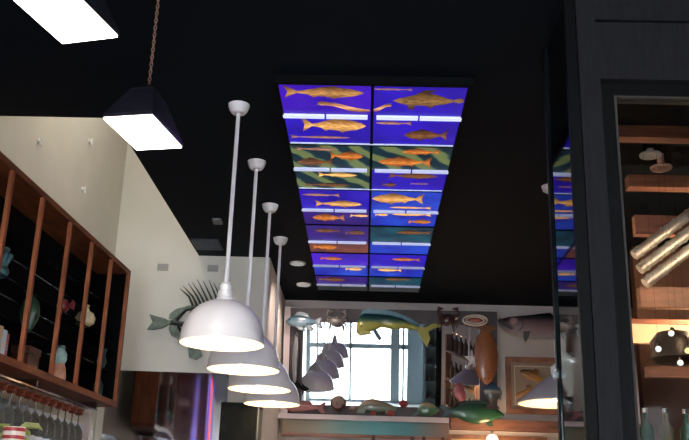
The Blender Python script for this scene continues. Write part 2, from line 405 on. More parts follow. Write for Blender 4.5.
pp = make_pendant(names[0], 'white dome pendants hanging in a row')
for k in range(4):
    o = pp if k == 0 else dup(pp)
    o.location = (-.716 + .005 * k, (4.457, 5.275, 6.09, 6.892)[k], 2.403 + (0, .0, -.003, -.003)[k]); o['label'] = names[k]
    lamp('pendant_bulb_light', 'POINT', (o.location.x, o.location.y, o.location.z + .03), 5.5, (1, .74, .46), .05)
t = thing('cone_pendant_lamp', 'lone shallow grey-white cone pendant lamp hanging in front of the framed fish picture', 'pendant lamp', (1.17, 5.6, EYE + .70))
MB().shell([(.25, 0), (.25, .01), (.235, .022), (.06, .165), (.04, .175)], 56, .004).build('lamp_shade', mat('grey_white_enamel', (.50, .50, .53), .35), t, True)
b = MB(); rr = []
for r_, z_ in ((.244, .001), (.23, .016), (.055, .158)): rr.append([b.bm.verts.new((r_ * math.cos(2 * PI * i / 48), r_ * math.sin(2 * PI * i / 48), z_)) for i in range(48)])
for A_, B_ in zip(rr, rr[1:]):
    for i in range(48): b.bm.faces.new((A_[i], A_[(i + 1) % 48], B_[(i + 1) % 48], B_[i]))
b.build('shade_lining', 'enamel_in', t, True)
MB().lathe([(.045, .17), (.045, .22), (.025, .24), (.012, .25)], 24).build('socket', 'enamel', t, True)
MB().lathe([(.011, .245), (.011, H - EYE - .70)], 14).build('stem', 'enamel', t, True)
MB().lathe([(.02, H - EYE - .70 - .05), (.05, H - EYE - .70 - .03), (.058, H - EYE - .70)], 28).build('ceiling_canopy', 'enamel', t, True)
MB().ball(0, 0, .07, .05, .05, .06).build('bulb', 'bulb', t, True)
lamp('pendant_bulb_light', 'POINT', (1.17, 5.6, EYE + .73), 12, (1, .70, .40), .05)

# ------------------------------------------------------------------ black box lamps
def box_lamp(label, x, y, z, rz, w=.20, l=.314):
    t = thing('box_pendant_lamp', label, 'pendant lamp', (x, y, z), (0, 0, rz))
    b = MB(); n = .05
    pts = [[(-w / 2, -l / 2), (w / 2, -l / 2), (w / 2, l / 2), (-w / 2, l / 2)], [(-n, -n * 1.3), (n, -n * 1.3), (n, n * 1.3), (-n, n * 1.3)]]
    levels = [(0, 0, 1), (.012, 0, 1.0), (.155, 1, 1), (.17, 1, .8)]
    rings = []
    for z_, w_, s_ in levels:
        rings.append([b.bm.verts.new((px * s_, py * s_, z_)) for px, py in pts[w_]])
    for A, B in zip(rings, rings[1:]):
        for i in range(4): b.bm.faces.new((A[i], A[(i + 1) % 4], B[(i + 1) % 4], B[i]))
    b.bm.faces.new(rings[-1]); b.bm.faces.new(list(reversed(rings[0])))
    b.build('lamp_shade', 'lampblack', t)
    MB().box(-w / 2 + .004, w / 2 - .004, -l / 2 + .004, l / 2 - .004, -.006, .0).build('diffuser', 'diffuser', t)
    MB().lathe([(.016, .165), (.016, .185), (.008, .195), (.006, .205)], 12).build('cap', 'lampblack', t, True)
    top = H - z
    b = MB(); zz = .2; k = 0
    while zz < top - .012:
        pts_ = []
        for a in range(10):
            u = 2 * PI * a / 10
            q = (.0055 * math.cos(u), 0, zz + .011 + .011 * math.sin(u))
            pts_.append(q if k % 2 else (0, q[0], q[2]))
        b.tube(pts_, .0022, 5, True); zz += .0165; k += 1
    b.build('chain', 'chain', t)
    MB().lathe([(.03, top - .02), (.045, top)], 20).build('ceiling_rose', 'lampblack', t, True)
    lamp('box_lamp_light', 'AREA', (x, y, z - .012), 7, (1, .86, .74), w, (0, 0, rz), shape='RECTANGLE', size_y=l)
    return t
box_lamp('black tapered box lamp hanging on a rusty chain in front of the white wall', -.881, 3.235, EYE + 1.4, R(-10))
box_lamp('black tapered box lamp nearest the camera, cut off by the top edge', -.922, 2.363, EYE + 1.4, R(-14))

# ------------------------------------------------------------------ small ceiling things
d0 = thing('downlight', 'small round downlight in the black ceiling beside the light box', 'downlight', (-.616, 7.62, H))
MB().lathe([(.066, -.012), (.070, -.004), (.070, 0)], 24).build('trim_ring', 'white', d0, True)
MB().lathe([(.052, -.0135), (.052, -.011)], 24).build('lens', mat('downlight_lens', (.4, .42, .42), .3, emit=(.7, .8, .8), estr=.25), d0)
d1 = dup(d0); d1.location = (-.609, 8.37, H); d1['label'] = 'small round downlight in the black ceiling, the one nearer the mirror wall'
v = thing('ceiling_spotlight', 'small pale square spotlight on the black ceiling behind the first pendant stem', 'spotlight', (-1.139, 6.47, H))
MB().box(-.032, .032, -.05, .05, -.02, 0).build('housing', mat('grey_spot', (.18, .19, .2), .4), v)
v = thing('ceiling_vent', 'dark grey ceiling vent beside the corner of the white wall', 'vent', (-1.33, 7.12, H))
MB().box(-.10, .12, -.16, .12, -.014, 0).build('vent_frame', mat('vent_grey', (.035, .045, .06), .5), v)
for k in range(5): MB().box(-.085, .105, -.14 + k * .05, -.12 + k * .05, -.02, -.014).build('slat', mat('vent_slat', (.06, .07, .09), .5) if k == 0 else bpy.data.materials['vent_slat'], v)

for k, (x_, y_, lab) in enumerate([(2.15, 7.7, 'black ceiling spotlight added to brighten the salmon wall, hidden behind the door post'), (-.616, 8.0, '')]):
    if lab:
        t = thing('ceiling_spotlight', lab, 'spotlight', (x_, y_, H))
        MB().lathe([(.04, -.02), (.04, 0)], 20).build('mount', 'lampblack', t); MB().lathe([(.05, -.16), (.055, -.10), (.04, -.02)], 20).build('housing', 'lampblack', t, True)
lamp('wall_fill_spot', 'SPOT', (2.15, 7.65, H - .17), 80, (1, .74, .62), .05, (R(38), 0, R(28)), spot_size=R(120), spot_blend=.8, shadow_soft_size=.06)  # fixture and spot added out of view to brighten the back wall
lamp('downlight_beam', 'SPOT', (-.616, 7.62, H - .02), 40, (1, .78, .68), .05, (R(35), 0, R(-18)), spot_size=R(130), spot_blend=.9, shadow_soft_size=.05)
lamp('downlight_beam', 'SPOT', (-.609, 8.37, H - .02), 30, (1, .78, .68), .05, (R(10), 0, R(-30)), spot_size=R(140), spot_blend=.9, shadow_soft_size=.05)
# wall plates
def plate(label, x, y, z, wall, s=.05):
    o = MB().box(-s, s, -.012, 0, -s * .62, s * .62).box(-s * .6, s * .6, -.018, -.012, -s * .3, s * .3).build('wall_plate', 'plate')
    o.location = (x, y, z)
    if wall == 'left': o.rotation_euler = (0, 0, R(90))
    return tag(o, label, 'wall plate')
plate('small grey plate on the white wall above the skeletal fish, left one', -1.748, FW, EYE + 1.99, 'f', .045)
plate('small grey plate on the white wall beside the first pendant stem', -1.321, FW, EYE + 1.99, 'f', .045)
def hook(label, y, z):
    o = MB().lathe([(.02, 0), (.02, .006), (.008, .010), (.008, .03)], 12, mx=Matrix.Rotation(R(90), 4, 'Y')).box(.02, .03, -.012, .012, -.035, .02).build('wall_hook', 'white')
    o.location = (LW, y, z); return tag(o, label, 'hook')
hook('small white wall hook high above the display shelf, leftmost one', 5.443, EYE + 2.28)
hook('small white wall hook high above the display shelf, upper one near the corner', 6.433, EYE + 2.704)
hook('small white wall hook directly above the shelf top near the corner', 6.413, EYE + 2.303)

# ------------------------------------------------------------------ display shelf on the left wall
ang = R(-2.4)
SH = thing('display_shelf', 'red-brown wooden wall display cabinet with tall black-backed bays on the left wall', 'shelf', (-1.80, 6.66, EYE + .72), (0, 0, ang))
LEN = 3.6; HT = 1.02; DP = .25
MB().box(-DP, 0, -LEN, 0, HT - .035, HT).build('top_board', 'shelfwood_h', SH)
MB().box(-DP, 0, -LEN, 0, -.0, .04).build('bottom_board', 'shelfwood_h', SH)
MB().box(-DP, 0, -.035, 0, .04, HT - .035).build('side_panel', 'shelfwood', SH)
MB().box(-DP, 0, -LEN, -LEN + .035, .04, HT - .035).build('side_panel', 'shelfwood', SH)
MB().box(-DP + .005, -.022, -.040, -.035, .04, HT - .035).box(-DP + .005, -.022, -LEN + .035, -.040, .04, .044).build('bay_darkening', 'black', SH)  # black sheets put in to darken the inner end panel and bottom board
MB().box(-DP - .01, -DP + .005, -LEN, 0, 0, HT).build('back_panel', 'black', SH)
posts = [-.44, -.86, -1.28, -1.74, -2.17, -2.6, -3.1]
for p in posts: MB().box(-.022, 0, p - .016, p + .012, .04, HT - .035).build('upright', 'shelfwood', SH)
bays = [-.035] + posts + [-LEN + .035]
for a, b in zip(bays, bays[1:]):
    for z in (.24, .45, .68): MB().box(-DP + .01, -.045, b + .018, a - .022, z, z + .008).build('glass_shelf', 'glass', SH)
ca, sa = math.cos(ang), math.sin(ang)
def onshelf(x, y, z): return (-1.80 + x * ca - y * sa, 6.66 + x * sa + y * ca, EYE + .72 + z)
def smat(n, a, b=None, ns=20, rough=.35): return mat(n, a, rough, noise=.6, nscale=ns, col2=b)
def item(name, label, cat, x, y, z): return thing(name, label, cat, onshelf(x, y, z), (0, 0, ang))
# teal coral ornament
t = item('coral_ornament', 'teal blue branching coral ornament on the middle shelf of the leftmost full bay', 'ornament', -.09, -1.97, .458)
b = MB().ball(0, 0, .03, .045, .045, .035)
for k in range(9):
    a = k * .7; b.tube([(0, 0, .02), (.03 * math.cos(a), .03 * math.sin(a), .09), (.045 * math.cos(a * 1.3), .05 * math.sin(a), .12 + .012 * (k % 5))], [.014, .012, .016], 7)
b.build('coral', smat('teal_glaze', (.06, .20, .22), (.01, .05, .06), 30), t, True)
# green oval vase
t = item('oval_vase', 'dark green mottled oval vase on a middle glass shelf', 'vase', -.09, -1.52, .248)
MB().lathe([(.02, 0), (.03, .02), (.055, .08), (.06, .12), (.045, .18), (.02, .205), (.025, .22)], 20, sy=.6).build('vase_body', smat('green_glaze', (.03, .08, .04), (.01, .03, .015)), t, True)
t = item('red_fish_figurine', 'small round red figurine on the glass shelf left of the cream gourd', 'figurine', -.08, -1.05, .458)
MB().ball(0, 0, .05, .04, .04, .045).build('figurine_body', smat('red_glaze', (.26, .02, .025), (.1, .008, .01)), t, True)
MB().prism([(0, 0), (.03, .045), (.045, .02), (.04, -.02)], -.005, .005).build('fin', smat('red_glaze_fin', (.2, .02, .03)), t, loc=(.03, 0, .045))
t = item('gourd_jar', 'cream coloured round gourd jar with short neck on a glass shelf', 'jar', -.07, -.66, .458)
MB().lathe([(.03, 0), (.06, .02), (.068, .055), (.05, .09), (.024, .105), (.016, .13), (.022, .145)], 22).build('jar_body', smat('cream_glaze', (.80, .68, .42), (.62, .48, .26), 8), t, True)
t = item('pale_figurine', 'peach and mint upright shell figurine standing on the bottom board', 'figurine', -.07, -1.02, .04)
MB().lathe([(.045, 0), (.05, .03), (.042, .08), (.03, .11)], 18).build('base', smat('peach_glaze', (.72, .38, .25), (.5, .2, .12)), t, True)
MB().lathe([(.03, .105), (.042, .13), (.04, .17), (.022, .2), (.024, .22)], 18).build('figurine_top', smat('mint_glaze', (.45, .62, .55), (.2, .35, .33)), t, True)
t = item('wooden_box_stack', 'low brown wooden chest on the bottom board beside a stack of books', 'box', -.1, -1.47, .04)
MB().box(-.05, .05, -.08, .08, 0, .085).build('box_body', smat('brown_box', (.11, .03, .015), (.04, .012, .006)), t)
MB().box(-.055, .055, -.085, .085, .087, .125).build('lid', smat('brown_lid', (.13, .04, .02), (.05, .015, .006)), t)
cols = [((.75, .80, .78), 'white'), ((.10, .20, .45), 'blue'), ((.72, .74, .70), 'off-white'), ((.45, .12, .08), 'red'), ((.62, .42, .25), 'tan'), ((.60, .75, .80), 'pale blue'), ((.5, .1, .1), 'dark red')]
yy = -2.14
for k, (cc, nm) in enumerate(cols):
    th = .028 + .012 * (k % 3); h = .13 + .012 * ((k * 2) % 3)
    o = thing('book', '%s book standing in the row on the bottom board of the display shelf' % nm, 'book', onshelf(-.14, yy, .04), (0, 0, ang), 'books on the bottom board')
    MB().box(0, .10, 0, th, 0, h).build('cover', mat('book_%d' % k, cc, .5), o)
    MB().box(.098, .1005, .004, th - .004, h * .3, h * .55).build('spine_label', mat('book_lab_%d' % k, tuple(.2 + .6 * q for q in reversed(cc)), .5), o)
    yy += th + .003
t = item('teal_bottle', 'small dark teal bottle on the bottom board of the last bay', 'bottle', -.08, -.22, .04)
MB().lathe([(.03, 0), (.035, .02), (.035, .09), (.012, .13), (.012, .17)], 18).build('bottle_body', smat('dark_teal_glaze', (.03, .09, .10)), t, True)
t = item('blue_glass_vase', 'small dark blue-green vase on the lower glass shelf of the last bay', 'vase', -.08, -.2, .248)
MB().lathe([(.02, 0), (.035, .05), (.02, .1), (.03, .14)], 18).build('vase_body', smat('deep_teal_glaze', (.03, .08, .09)), t, True)
t = item('pink_shell', 'pink and red conch shell ornament cut off by the left edge', 'shell', -.05, -2.36, .458)
b = MB()
for k in range(8): b.ball(.0, -.05 + .018 * k, .05 + .006 * k, .055 - .006 * k, seg=12)
b.build('shell_body', smat('pink_shell_mat', (.55, .18, .16), (.25, .05, .05)), t, True)

# hanging glass rack below the shelf, back splash
RK = thing('glass_rack', 'thin metal wine glass rack rail fixed under the display shelf', 'rack', (-1.86, 6.36, EYE + .64), (0, 0, ang))
MB().box(-.01, .01, -3.2, 0, .02, .03).build('rail', 'steel', RK)
MB().box(-.15, -.13, -3.2, 0, .02, .03).build('rail', 'steel', RK)
for y in (-.03, -1.1, -2.3): MB().box(-.15, .01, y - .008, y + .008, .03, .075).build('bracket', 'steel', RK)
wg = thing('wine_glass', 'clear wine glass hanging upside down from the rack with its red-brown wooden foot holder', 'glass', (0, 0, 0), (0, 0, ang), 'wine glasses hanging upside down under the shelf')
MB().lathe([(.034, .0), (.036, -.006), (.026, -.018), (.030, -.03), (.018, -.042)], 18).build('foot_holder', smat('foot_holder_wood', (.26, .07, .035), (.1, .02, .01), 30), wg, True)
MB().lathe([(.005, -.04), (.005, -.10), (.02, -.115), (.038, -.15), (.040, -.19), (.033, -.235), (.031, -.235), (.036, -.19), (.034, -.15), (.006, -.118)], 18).build('bowl', 'stem_glass', wg, True)
for k in range(20):
    o = wg if k == 0 else dup(wg)
    y = -.13 - k * .125
    o.location = (-1.86 - .07 * ca - y * sa, 6.36 - .07 * sa + y * ca, EYE + .655)
# white post at the end of the rack
pst = MB().box(-.022, .022, -.022, .022, 0, 1.02 + EYE - .36).build('support_post', 'trim'); pst.location = (-1.95, 6.5, 0.0)
tag(pst, 'slim white metal post under the far end of the display shelf', 'post')
# steel back splash sheets (gently rippled)
def sheet(x0, x1, z0, z1, amp, seedv, n=90):
    b = MB(); rnd = random.Random(seedv); ph = [rnd.random() * 6 for _ in range(4)]
    A = []
    for i in range(n + 1):
        x = x0 + (x1 - x0) * i / n
        row = []
        for j in range(9):
            z = z0 + (z1 - z0) * j / 8
            y = amp * (math.sin(x * 9 + ph[0] + .6 * z) + .6 * math.sin(x * 21 + ph[1] + .9 * z) + .25 * math.sin(x * 43 + ph[2]))
            row.append(b.bm.verts.new((x, y, z)))
        A.append(row)
    for i in range(n):
        for j in range(8): b.bm.faces.new((A[i][j], A[i + 1][j], A[i + 1][j + 1], A[i][j + 1]))
    g_ = bmesh.ops.extrude_face_region(b.bm, geom=b.bm.faces[:])
    for v_ in g_['geom']:
        if isinstance(v_, bmesh.types.BMVert): v_.co.y += .012
    return b
o = sheet(-2.10, -1.12, .02, EYE + 1.10, .0007, 3).build('steel_splashback', 'steel', smooth=True); o.location = (0, FW + .006, 0); o.rotation_euler = (0, 0, R(1.5))
tag(o, 'tall polished stainless steel wall panel with rippled coloured reflections', 'panel')
o = sheet(0, 4.2, .02, EYE + .62, .002, 5).build('steel_backsplash', mat('dull_steel', (.22, .23, .24), .3, 1.0, noise=.3, nscale=3, stretch=(.6, 40, .6)), smooth=True); o.rotation_euler = (0, 0, R(90)); o.location = (LW + .03, 3.1, 0)
tag(o, 'long stainless steel backsplash on the left wall under the display shelf', 'panel')
for k, (x, cc, nm, r_) in enumerate([(-2.10, (.06, .10, 1.0), 'deep blue', .035), (-1.98, (1.0, .06, .02), 'red', .028), (-1.84, (.12, .14, 1.0), 'violet blue', .03)]):  # unseen glowing tubes, added to put coloured streaks into the steel reflection
    t = thing('neon_tube', '%s glowing tube added left of the camera to streak the rippled steel' % nm, 'added light', (x, 1.5, EYE + .8))
    MB().tube([(0, 0, 0), (0, 0, 1.1)], r_, 10).build('tube', mat('neon_%d' % k, cc, .4, emit=cc, estr=(1.3, 3.5, .7)[k]), t, True)
    MB().lathe([(.03, -.02), (.03, .02)], 10).lathe([(.03, 1.08), (.03, 1.12)], 10).lathe([(.004, 1.12), (.004, 1.30)], 6).build('end_caps', 'black', t)
# plant and striped tin at the lower left corner
t = thing('leafy_plant', 'yellow-green leafy sprig standing below the hanging glasses', 'plant', (-1.80, 4.75, EYE + .14))
lm = smat('leaf_yellow_green', (.42, .46, .10), (.18, .24, .05), 12)
b = MB().tube([(0, 0, 0), (.01, 0, .12), (.05, .02, .22)], .006, 6); b.build('stem', lm, t)
for k in range(9):
    a = k * 2.4; z = .12 + .014 * k; l = .10 + .02 * (k % 3); dx, dy = math.cos(a), math.sin(a)
    q = MB(); q.tube([(0, 0, z), (dx * l * .4, dy * l * .4, z + .04), (dx * l * .8, dy * l * .8, z + .04), (dx * l, dy * l, z + .02)], [.003, .018, .014, .001], 6)
    q.build('leaf', lm, t, True)
MB().lathe([(.05, -.12), (.06, .02)], 20).build('pot', 'white', t, True)
t = thing('striped_tin', 'red and white striped tin at the lower left corner', 'tin', (-1.62, 4.28, EYE + .02))
MB().lathe([(.05, 0), (.05, .34)], 24).build('tin_body', mat('tin_white', (.7, .66, .6), .4), t, True)
for z in (.25, .285, .32): MB().lathe([(.0505, z), (.0515, z + .008), (.0505, z + .016)], 24).build('stripe', mat('tin_red_%d' % int(z * 1000), (.35, .03, .03), .4), t, True)
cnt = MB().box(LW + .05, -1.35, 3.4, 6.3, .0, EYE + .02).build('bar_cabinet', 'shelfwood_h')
tag(cnt, 'tall wooden back bar cabinet under the hanging glasses at the left wall', 'cabinet')

# dark pass hood at the foot of the facing wall
t = thing('dark_hood', 'dark glossy box-shaped hood below the rearmost pendants', 'hood', (-.97, FW - .36, 0))
MB().box(-.14, .14, -.02, .33, EYE + .2, EYE + .83).build('hood_body', mat('hood_black', (.008, .010, .009), .6, noise=.6, nscale=9, spec=.12), t)
MB().box(.14, .152, -.02, .33, EYE + .815, EYE + .835).build('edge_strip', 'steel', t)
MB().box(.141, .148, .02, .30, EYE + .3, EYE + .80).build('side_panel', mat('hood_side_lit', (.25, .27, .27), .4, noise=.4), t)  # lighter grey puts the light falling on this side into its colour

# ------------------------------------------------------------------ skeletal fish sculpture on the facing wall
SK = thing('fish_sculpture', 'skeletal verdigris metal fish sculpture with spiky fin rays on the white wall', 'sculpture', (-1.50, FW - .04, EYE + 1.53))
k_ = .0082                       # metres per unit, outline measured from the tail
def sk(px, py): return ((px - 187) * k_, (322 - py) * k_)
def skp(l, d0=-.02, d1=0): return MB().prism([sk(*p) for p in l], d0, d1)
skp([(149, 317), (156, 319), (165, 321), (169, 323), (176, 323), (176, 326), (169, 327), (163, 331), (154, 333), (148, 333), (153, 325)]).build('tail_fin', 'verd', SK)
skp([(169, 321), (170, 316), (176, 311), (183, 309), (189, 307), (199, 306), (199, 309), (190, 310.5), (183, 313), (178, 318), (175, 322)]).build('rear_fin', 'verd', SK)
skp([(171, 327), (170, 332), (173, 338), (181, 342), (189, 346), (190, 342), (184, 337), (179, 330), (176, 327)]).build('lower_fin', 'verd', SK)
skp([(191, 350), (197, 347), (204, 352), (206, 358), (200, 362), (193, 360)]).build('belly_fin', 'verd', SK)
MB().tube([(*[sk(172, 325)[0]], -.02, sk(172, 325)[1]), (sk(190, 327)[0], -.02, sk(190, 327)[1]), (sk(215, 325)[0], -.02, sk(215, 325)[1]), (sk(240, 326)[0], -.02, sk(240, 326)[1])], [.02, .022, .028, .03], 8).build('backbone', 'spine', SK, True)
ring = [(178, 322), (186, 312), (200, 308), (218, 306), (236, 310), (246, 322), (240, 336), (222, 346), (202, 350), (188, 342), (180, 330)]
b = MB(); b.tube([(sk(*p)[0], -.02, sk(*p)[1]) for p in ring], .013, 7, True); b.build('body_outline', 'spine', SK, True)
for k in range(7):
    x = 190 + k * 6.5; b = MB()
    b.tube([(sk(x, 326)[0], -.03, sk(x, 326)[1]), (sk(x + 2, 316)[0], -.045, sk(x + 2, 316)[1]), (sk(x + 1, 309)[0], -.02, sk(x + 1, 309)[1])], .006, 6)
    b.tube([(sk(x, 326)[0], -.03, sk(x, 326)[1]), (sk(x + 2, 336)[0], -.045, sk(x + 2, 336)[1]), (sk(x, 346)[0], -.02, sk(x, 346)[1])], .006, 6)
    b.build('rib', 'spine', SK, True)
tips = [(178, 290), (181, 287), (186, 284), (190, 283), (195, 280), (201, 281), (207, 280), (212, 283), (218, 283), (224, 285)]
for k, (tx, ty) in enumerate(tips):
    bx_ = 193 + k * 4.4
    MB().tube([(sk(bx_, 308)[0], -.02, sk(bx_, 308)[1]), (sk((bx_ * .6 + tx * .4) + 1, 298)[0], -.03, sk(0, 298)[1]), (sk(tx, ty)[0], -.025, sk(tx, ty)[1])], [.012, .008, .002], 6).build('fin_spine', 'spine', SK, True)

# ------------------------------------------------------------------ back wall: mirror, ledge, valance
MBASE = (.262, 8.95, EYE + .960)
MR = thing('mirror', 'large dark-framed mirror leaning out from the back wall, reflecting the bright shop windows', 'mirror', MBASE, (R(9.3), 0, R(-1.6)))
MB().box(-.885, .83, -.004, .006, .09, .885).build('mirror_glass', 'mirror', MR)
b = MB(); b.box(-1.015, -.885, -.03, .012, 0, 1.02); b.box(.83, 1.0, -.03, .012, 0, 1.02); b.box(-.885, .83, -.03, .012, 0, .09); b.box(-.885, .83, -.03, .012, .885, 1.02)
b.build('frame', 'mframe', MR)
b = MB(); b.box(-1.075, -1.015, -.02, .012, -.01, 1.03); b.build('frame_edge', 'trim', MR)
struct('trim_2', MB().box(-.84, .80, BACK - .16, BACK, EYE + .905, EYE + .952), 'trim')
struct('trim_3', MB().box(-.84, 3.0, BACK - .02, BACK, H - .12, H), 'trim')
def valance_mat():
    m = bpy.data.materials.new('valance_teal_tan_glass'); m.use_nodes = True; nt = m.node_tree; b = nt.nodes['Principled BSDF']
    tc = nt.nodes.new('ShaderNodeTexCoord'); sp = nt.nodes.new('ShaderNodeSeparateXYZ'); r = nt.nodes.new('ShaderNodeValToRGB'); e = r.color_ramp.elements
    nt.links.new(tc.outputs['Generated'], sp.inputs[0]); nt.links.new(sp.outputs[0], r.inputs['Fac']); nt.links.new(r.outputs['Color'], b.inputs['Base Color'])
    e[0].position, e[0].color = .0, (.22, .17, .10, 1); e[1].position, e[1].color = 1, (.26, .17, .14, 1)
    for p, c_ in ((.2, (.19, .18, .12)), (.38, (.07, .20, .16)), (.55, (.03, .22, .23)), (.75, (.04, .20, .22)), (.9, (.16, .16, .15))):
        q = e.new(p); q.color = (*c_, 1)
    b.inputs['Roughness'].default_value = .2
    return m
va = thing('glass_valance', 'teal and tan glass valance board under the mirror ledge', 'valance', (0, BACK - .14, EYE))
MB().box(-.80, .80, 0, .02, .775, .903).build('valance_glass', valance_mat(), va)  # base colour runs from tan through teal along its length
MB().box(-.80, .80, .0, .02, .745, .773).build('lower_rail', 'brownwood', va)
bm_ = MB().box(.60, 2.5, BACK - .10, BACK - .0, EYE + .855, EYE + .955).build('wooden_beam', 'brownwood')
bm_.location = (.22, 0, 0)
tag(bm_, 'brown wooden beam on the back wall under the large framed fish picture', 'beam')
# lower picture + globe lamp + bottles (only their tops show)
t = thing('low_picture_frame', 'framed warm-lit fish picture under the wooden beam, mostly below the view', 'picture', (1.27, BACK - .03, EYE + .30))
MB().box(-.48, .48, -.02, .02, .47, .51).box(-.48, -.44, -.02, .02, 0, .47).box(.44, .48, -.02, .02, 0, .47).build('frame', 'picwood', t)
MB().box(-.44, .44, -.005, .005, 0, .47).build('picture_print', mat('warm_print', (.80, .55, .28), .7, noise=.2), t)
MB().prism([(-.05, .36), (.05, .42), (.2, .43), (.3, .40), (.38, .43), (.36, .36), (.2, .34)], -.02, -.008).build('printed_fish', mat('fish_brown2', (.25, .13, .05), .6), t)
t = thing('globe_lamp', 'small glowing globe lamp under the beam in front of the low picture', 'lamp', (1.20, BACK - .22, EYE + .68))
MB().ball(0, 0, .07, .055).build('globe', mat('globe_glow', (1, .8, .5), .4, emit=(1, .66, .32), estr=9), t, True)
MB().lathe([(.02, -.05), (.02, .02)], 14).build('base', 'chrome', t)
MB().lathe([(.008, .12), (.008, .16)], 10).build('finial', 'chrome', t)
lamp('globe_light', 'POINT', (1.20, BACK - .34, EYE + .75), 5, (1, .62, .32), .06)
bs = tag(MB().box(-.8, .9, BACK - .30, BACK - .02, EYE + .36, EYE + .39).build('bottle_shelf', 'brownwood'), 'wooden bottle shelf on the back wall under the glass valance', 'shelf')
for k, (x, lab) in enumerate([(.08, 'leftmost'), (.45, 'second'), (.56, 'third'), (.74, 'rightmost')]):
    t = thing('dark_bottle', '%s dark bottle whose neck shows below the glass valance' % lab, 'bottle', (x, BACK - .20, EYE + .39), group='dark bottles under the valance')
    MB().lathe([(.035, 0), (.035, .18), (.014, .24), (.013, .34)], 18).build('bottle_body', mat('bottle_dark_%d' % k, (.01, .012, .01), .15), t, True)
    MB().lathe([(.016, .335), (.016, .375)], 14).build('cap', mat('bottle_cap_%d' % k, (.05, .02, .02), .4), t, True)

# wall reference grid: u to the right, v downwards, one unit = 1 cm on the back wall
def W(u, v, y=8.9):
    s = y / 9.06
    return ((-.659 + (u - 302) * .01005 + (v - 325) * .00045) * s, (1.849 - (v - 325) * .00994 + (u - 302) * .00026) * s + EYE)
def fy(u, v):
    h_ = (1.849 - (v - 325) * .00994) - .96; x_ = -.659 + (u - 302) * .01005
    return 8.95 - .164 * h_ - .028 * (x_ - .262) - .030 - .045      # just in front of the leaning frame
def ftmp(name, label, cat, u, v, rot=(0, 0, 0), y=None):
    y = fy(u, v) - (.0 if y is None else .0); x, z = W(u, v, y)
    return thing(name, label, cat, (x, y, z), rot)
q = .0098
def G(c0, pts): return [((a - c0[0]) * q, (c0[1] - b_) * q) for a, b_ in pts]
def stations(c0, top, bot, n=18):
    def ip(l, x):
        for (a, b_), (c_, d_) in zip(l, l[1:]):
            if a <= x <= c_:
                t_ = (x - a) / (c_ - a + 1e-9); t_ = t_ * t_ * (3 - 2 * t_) * .5 + t_ * .5
                return b_ + (d_ - b_) * t_
        return l[-1][1]
    x0, x1 = top[0][0], top[-1][0]
    return [((x - c0[0]) * q, (c0[1] - ip(top, x)) * q, (c0[1] - ip(bot, x)) * q) for x in [x0 + (x1 - x0) * i / n for i in range(n + 1)]]
def eye(c0, u, v, r, par, y=-.03):
    MB().ball((u - c0[0]) * q, y, (c0[1] - v) * q, r, r * .6, r, 10).build('eye', 'black', par, True)

# dolphinfish (yellow belly, blue back)
c0 = (396, 325)
t = ftmp('dolphinfish_sculpture', 'large curved fish sculpture with green-blue back and bright yellow belly and forked tail', 'fish sculpture', *c0)
MB().loft(stations(c0, [(357, 326), (359, 318), (364, 314), (375, 314), (390, 315), (402, 318), (414, 324), (424, 328)], [(357, 334), (362, 335), (374, 331), (382, 327), (392, 329), (404, 328), (414, 329), (424, 331)], 26), .45).build(
    'fish_body', fishmat('dolphinfish_paint', [(.0, (.62, .60, .10)), (.50, (.50, .52, .05)), (.62, (.10, .24, .10)), (.74, (.01, .08, .08)), (1, (.01, .07, .11))], amount=.10), t, True)
MB().prism(G(c0, [(360, 318), (363, 311), (372, 309.5), (385, 310), (398, 313), (410, 318), (418, 323), (416, 326), (400, 320), (385, 317), (370, 317)]), -.006, .006).build('dorsal_fin', fishmat('blue_fin', [(0, (.04, .22, .34)), (1, (.25, .50, .62))], nscale=60, amount=1), t)
MB().prism(G(c0, [(420, 326), (425, 327), (432, 323), (440, 323), (442, 325), (434, 327), (428, 331), (430, 338), (427, 346), (422, 338), (418, 331)]), -.008, .008).build('tail_fin', fishmat('yellow_tail', [(0, (.55, .55, .05)), (1, (.62, .62, .10))]), t)
MB().prism(G(c0, [(373, 331), (377, 331), (382, 339), (380, 342), (376, 337)]), -.05, -.035).build('pectoral_fin', fishmat('dark_fin', [(0, (.02, .05, .06)), (1, (.03, .10, .12))]), t)
MB().prism(G(c0, [(357, 333), (368, 332), (372, 334), (360, 336.5)]), -.03, .01).build('lower_jaw', fishmat('yellow_jaw', [(0, (.7, .65, .1)), (1, (.6, .55, .08))]), t)
eye(c0, 362, 328, .008, t, -.038)

# blue trout top left
c0 = (304, 322)
t = ftmp('blue_fish_sculpture', 'pale blue-grey fish sculpture at the upper left corner of the mirror frame', 'fish sculpture', *c0, y=8.72)
MB().loft(stations(c0, [(286, 321), (290, 317), (298, 315), (306, 316), (313, 319), (318, 320)], [(286, 323), (290, 326), (298, 328), (306, 327), (313, 324), (318, 323)]), .45).build('fish_body', fishmat('blue_grey_paint', [(0, (.28, .38, .44)), (.5, (.12, .26, .36)), (1, (.03, .10, .17))]), t, True)
MB().prism(G(c0, [(294, 316), (297, 312), (303, 312), (308, 314), (309, 318), (300, 318)]), -.006, .006).build('dorsal_fin', fishmat('blue_grey_fin', [(0, (.10, .2, .26)), (1, (.25, .35, .4))]), t)
MB().prism(G(c0, [(315, 320), (320, 317), (322, 318), (320, 322), (322, 328), (318, 327), (315, 323)]), -.008, .008).build('tail_fin', 'mullion', t)
MB().prism(G(c0, [(296, 326), (299, 330), (304, 331), (303, 327)]), -.02, 0).build('pelvic_fin', 'mullion', t)
MB().prism(G(c0, [(305, 326), (310, 331), (313, 329), (310, 325)]), -.02, 0).build('anal_fin', 'mullion', t)
eye(c0, 290, 320.5, .007, t)

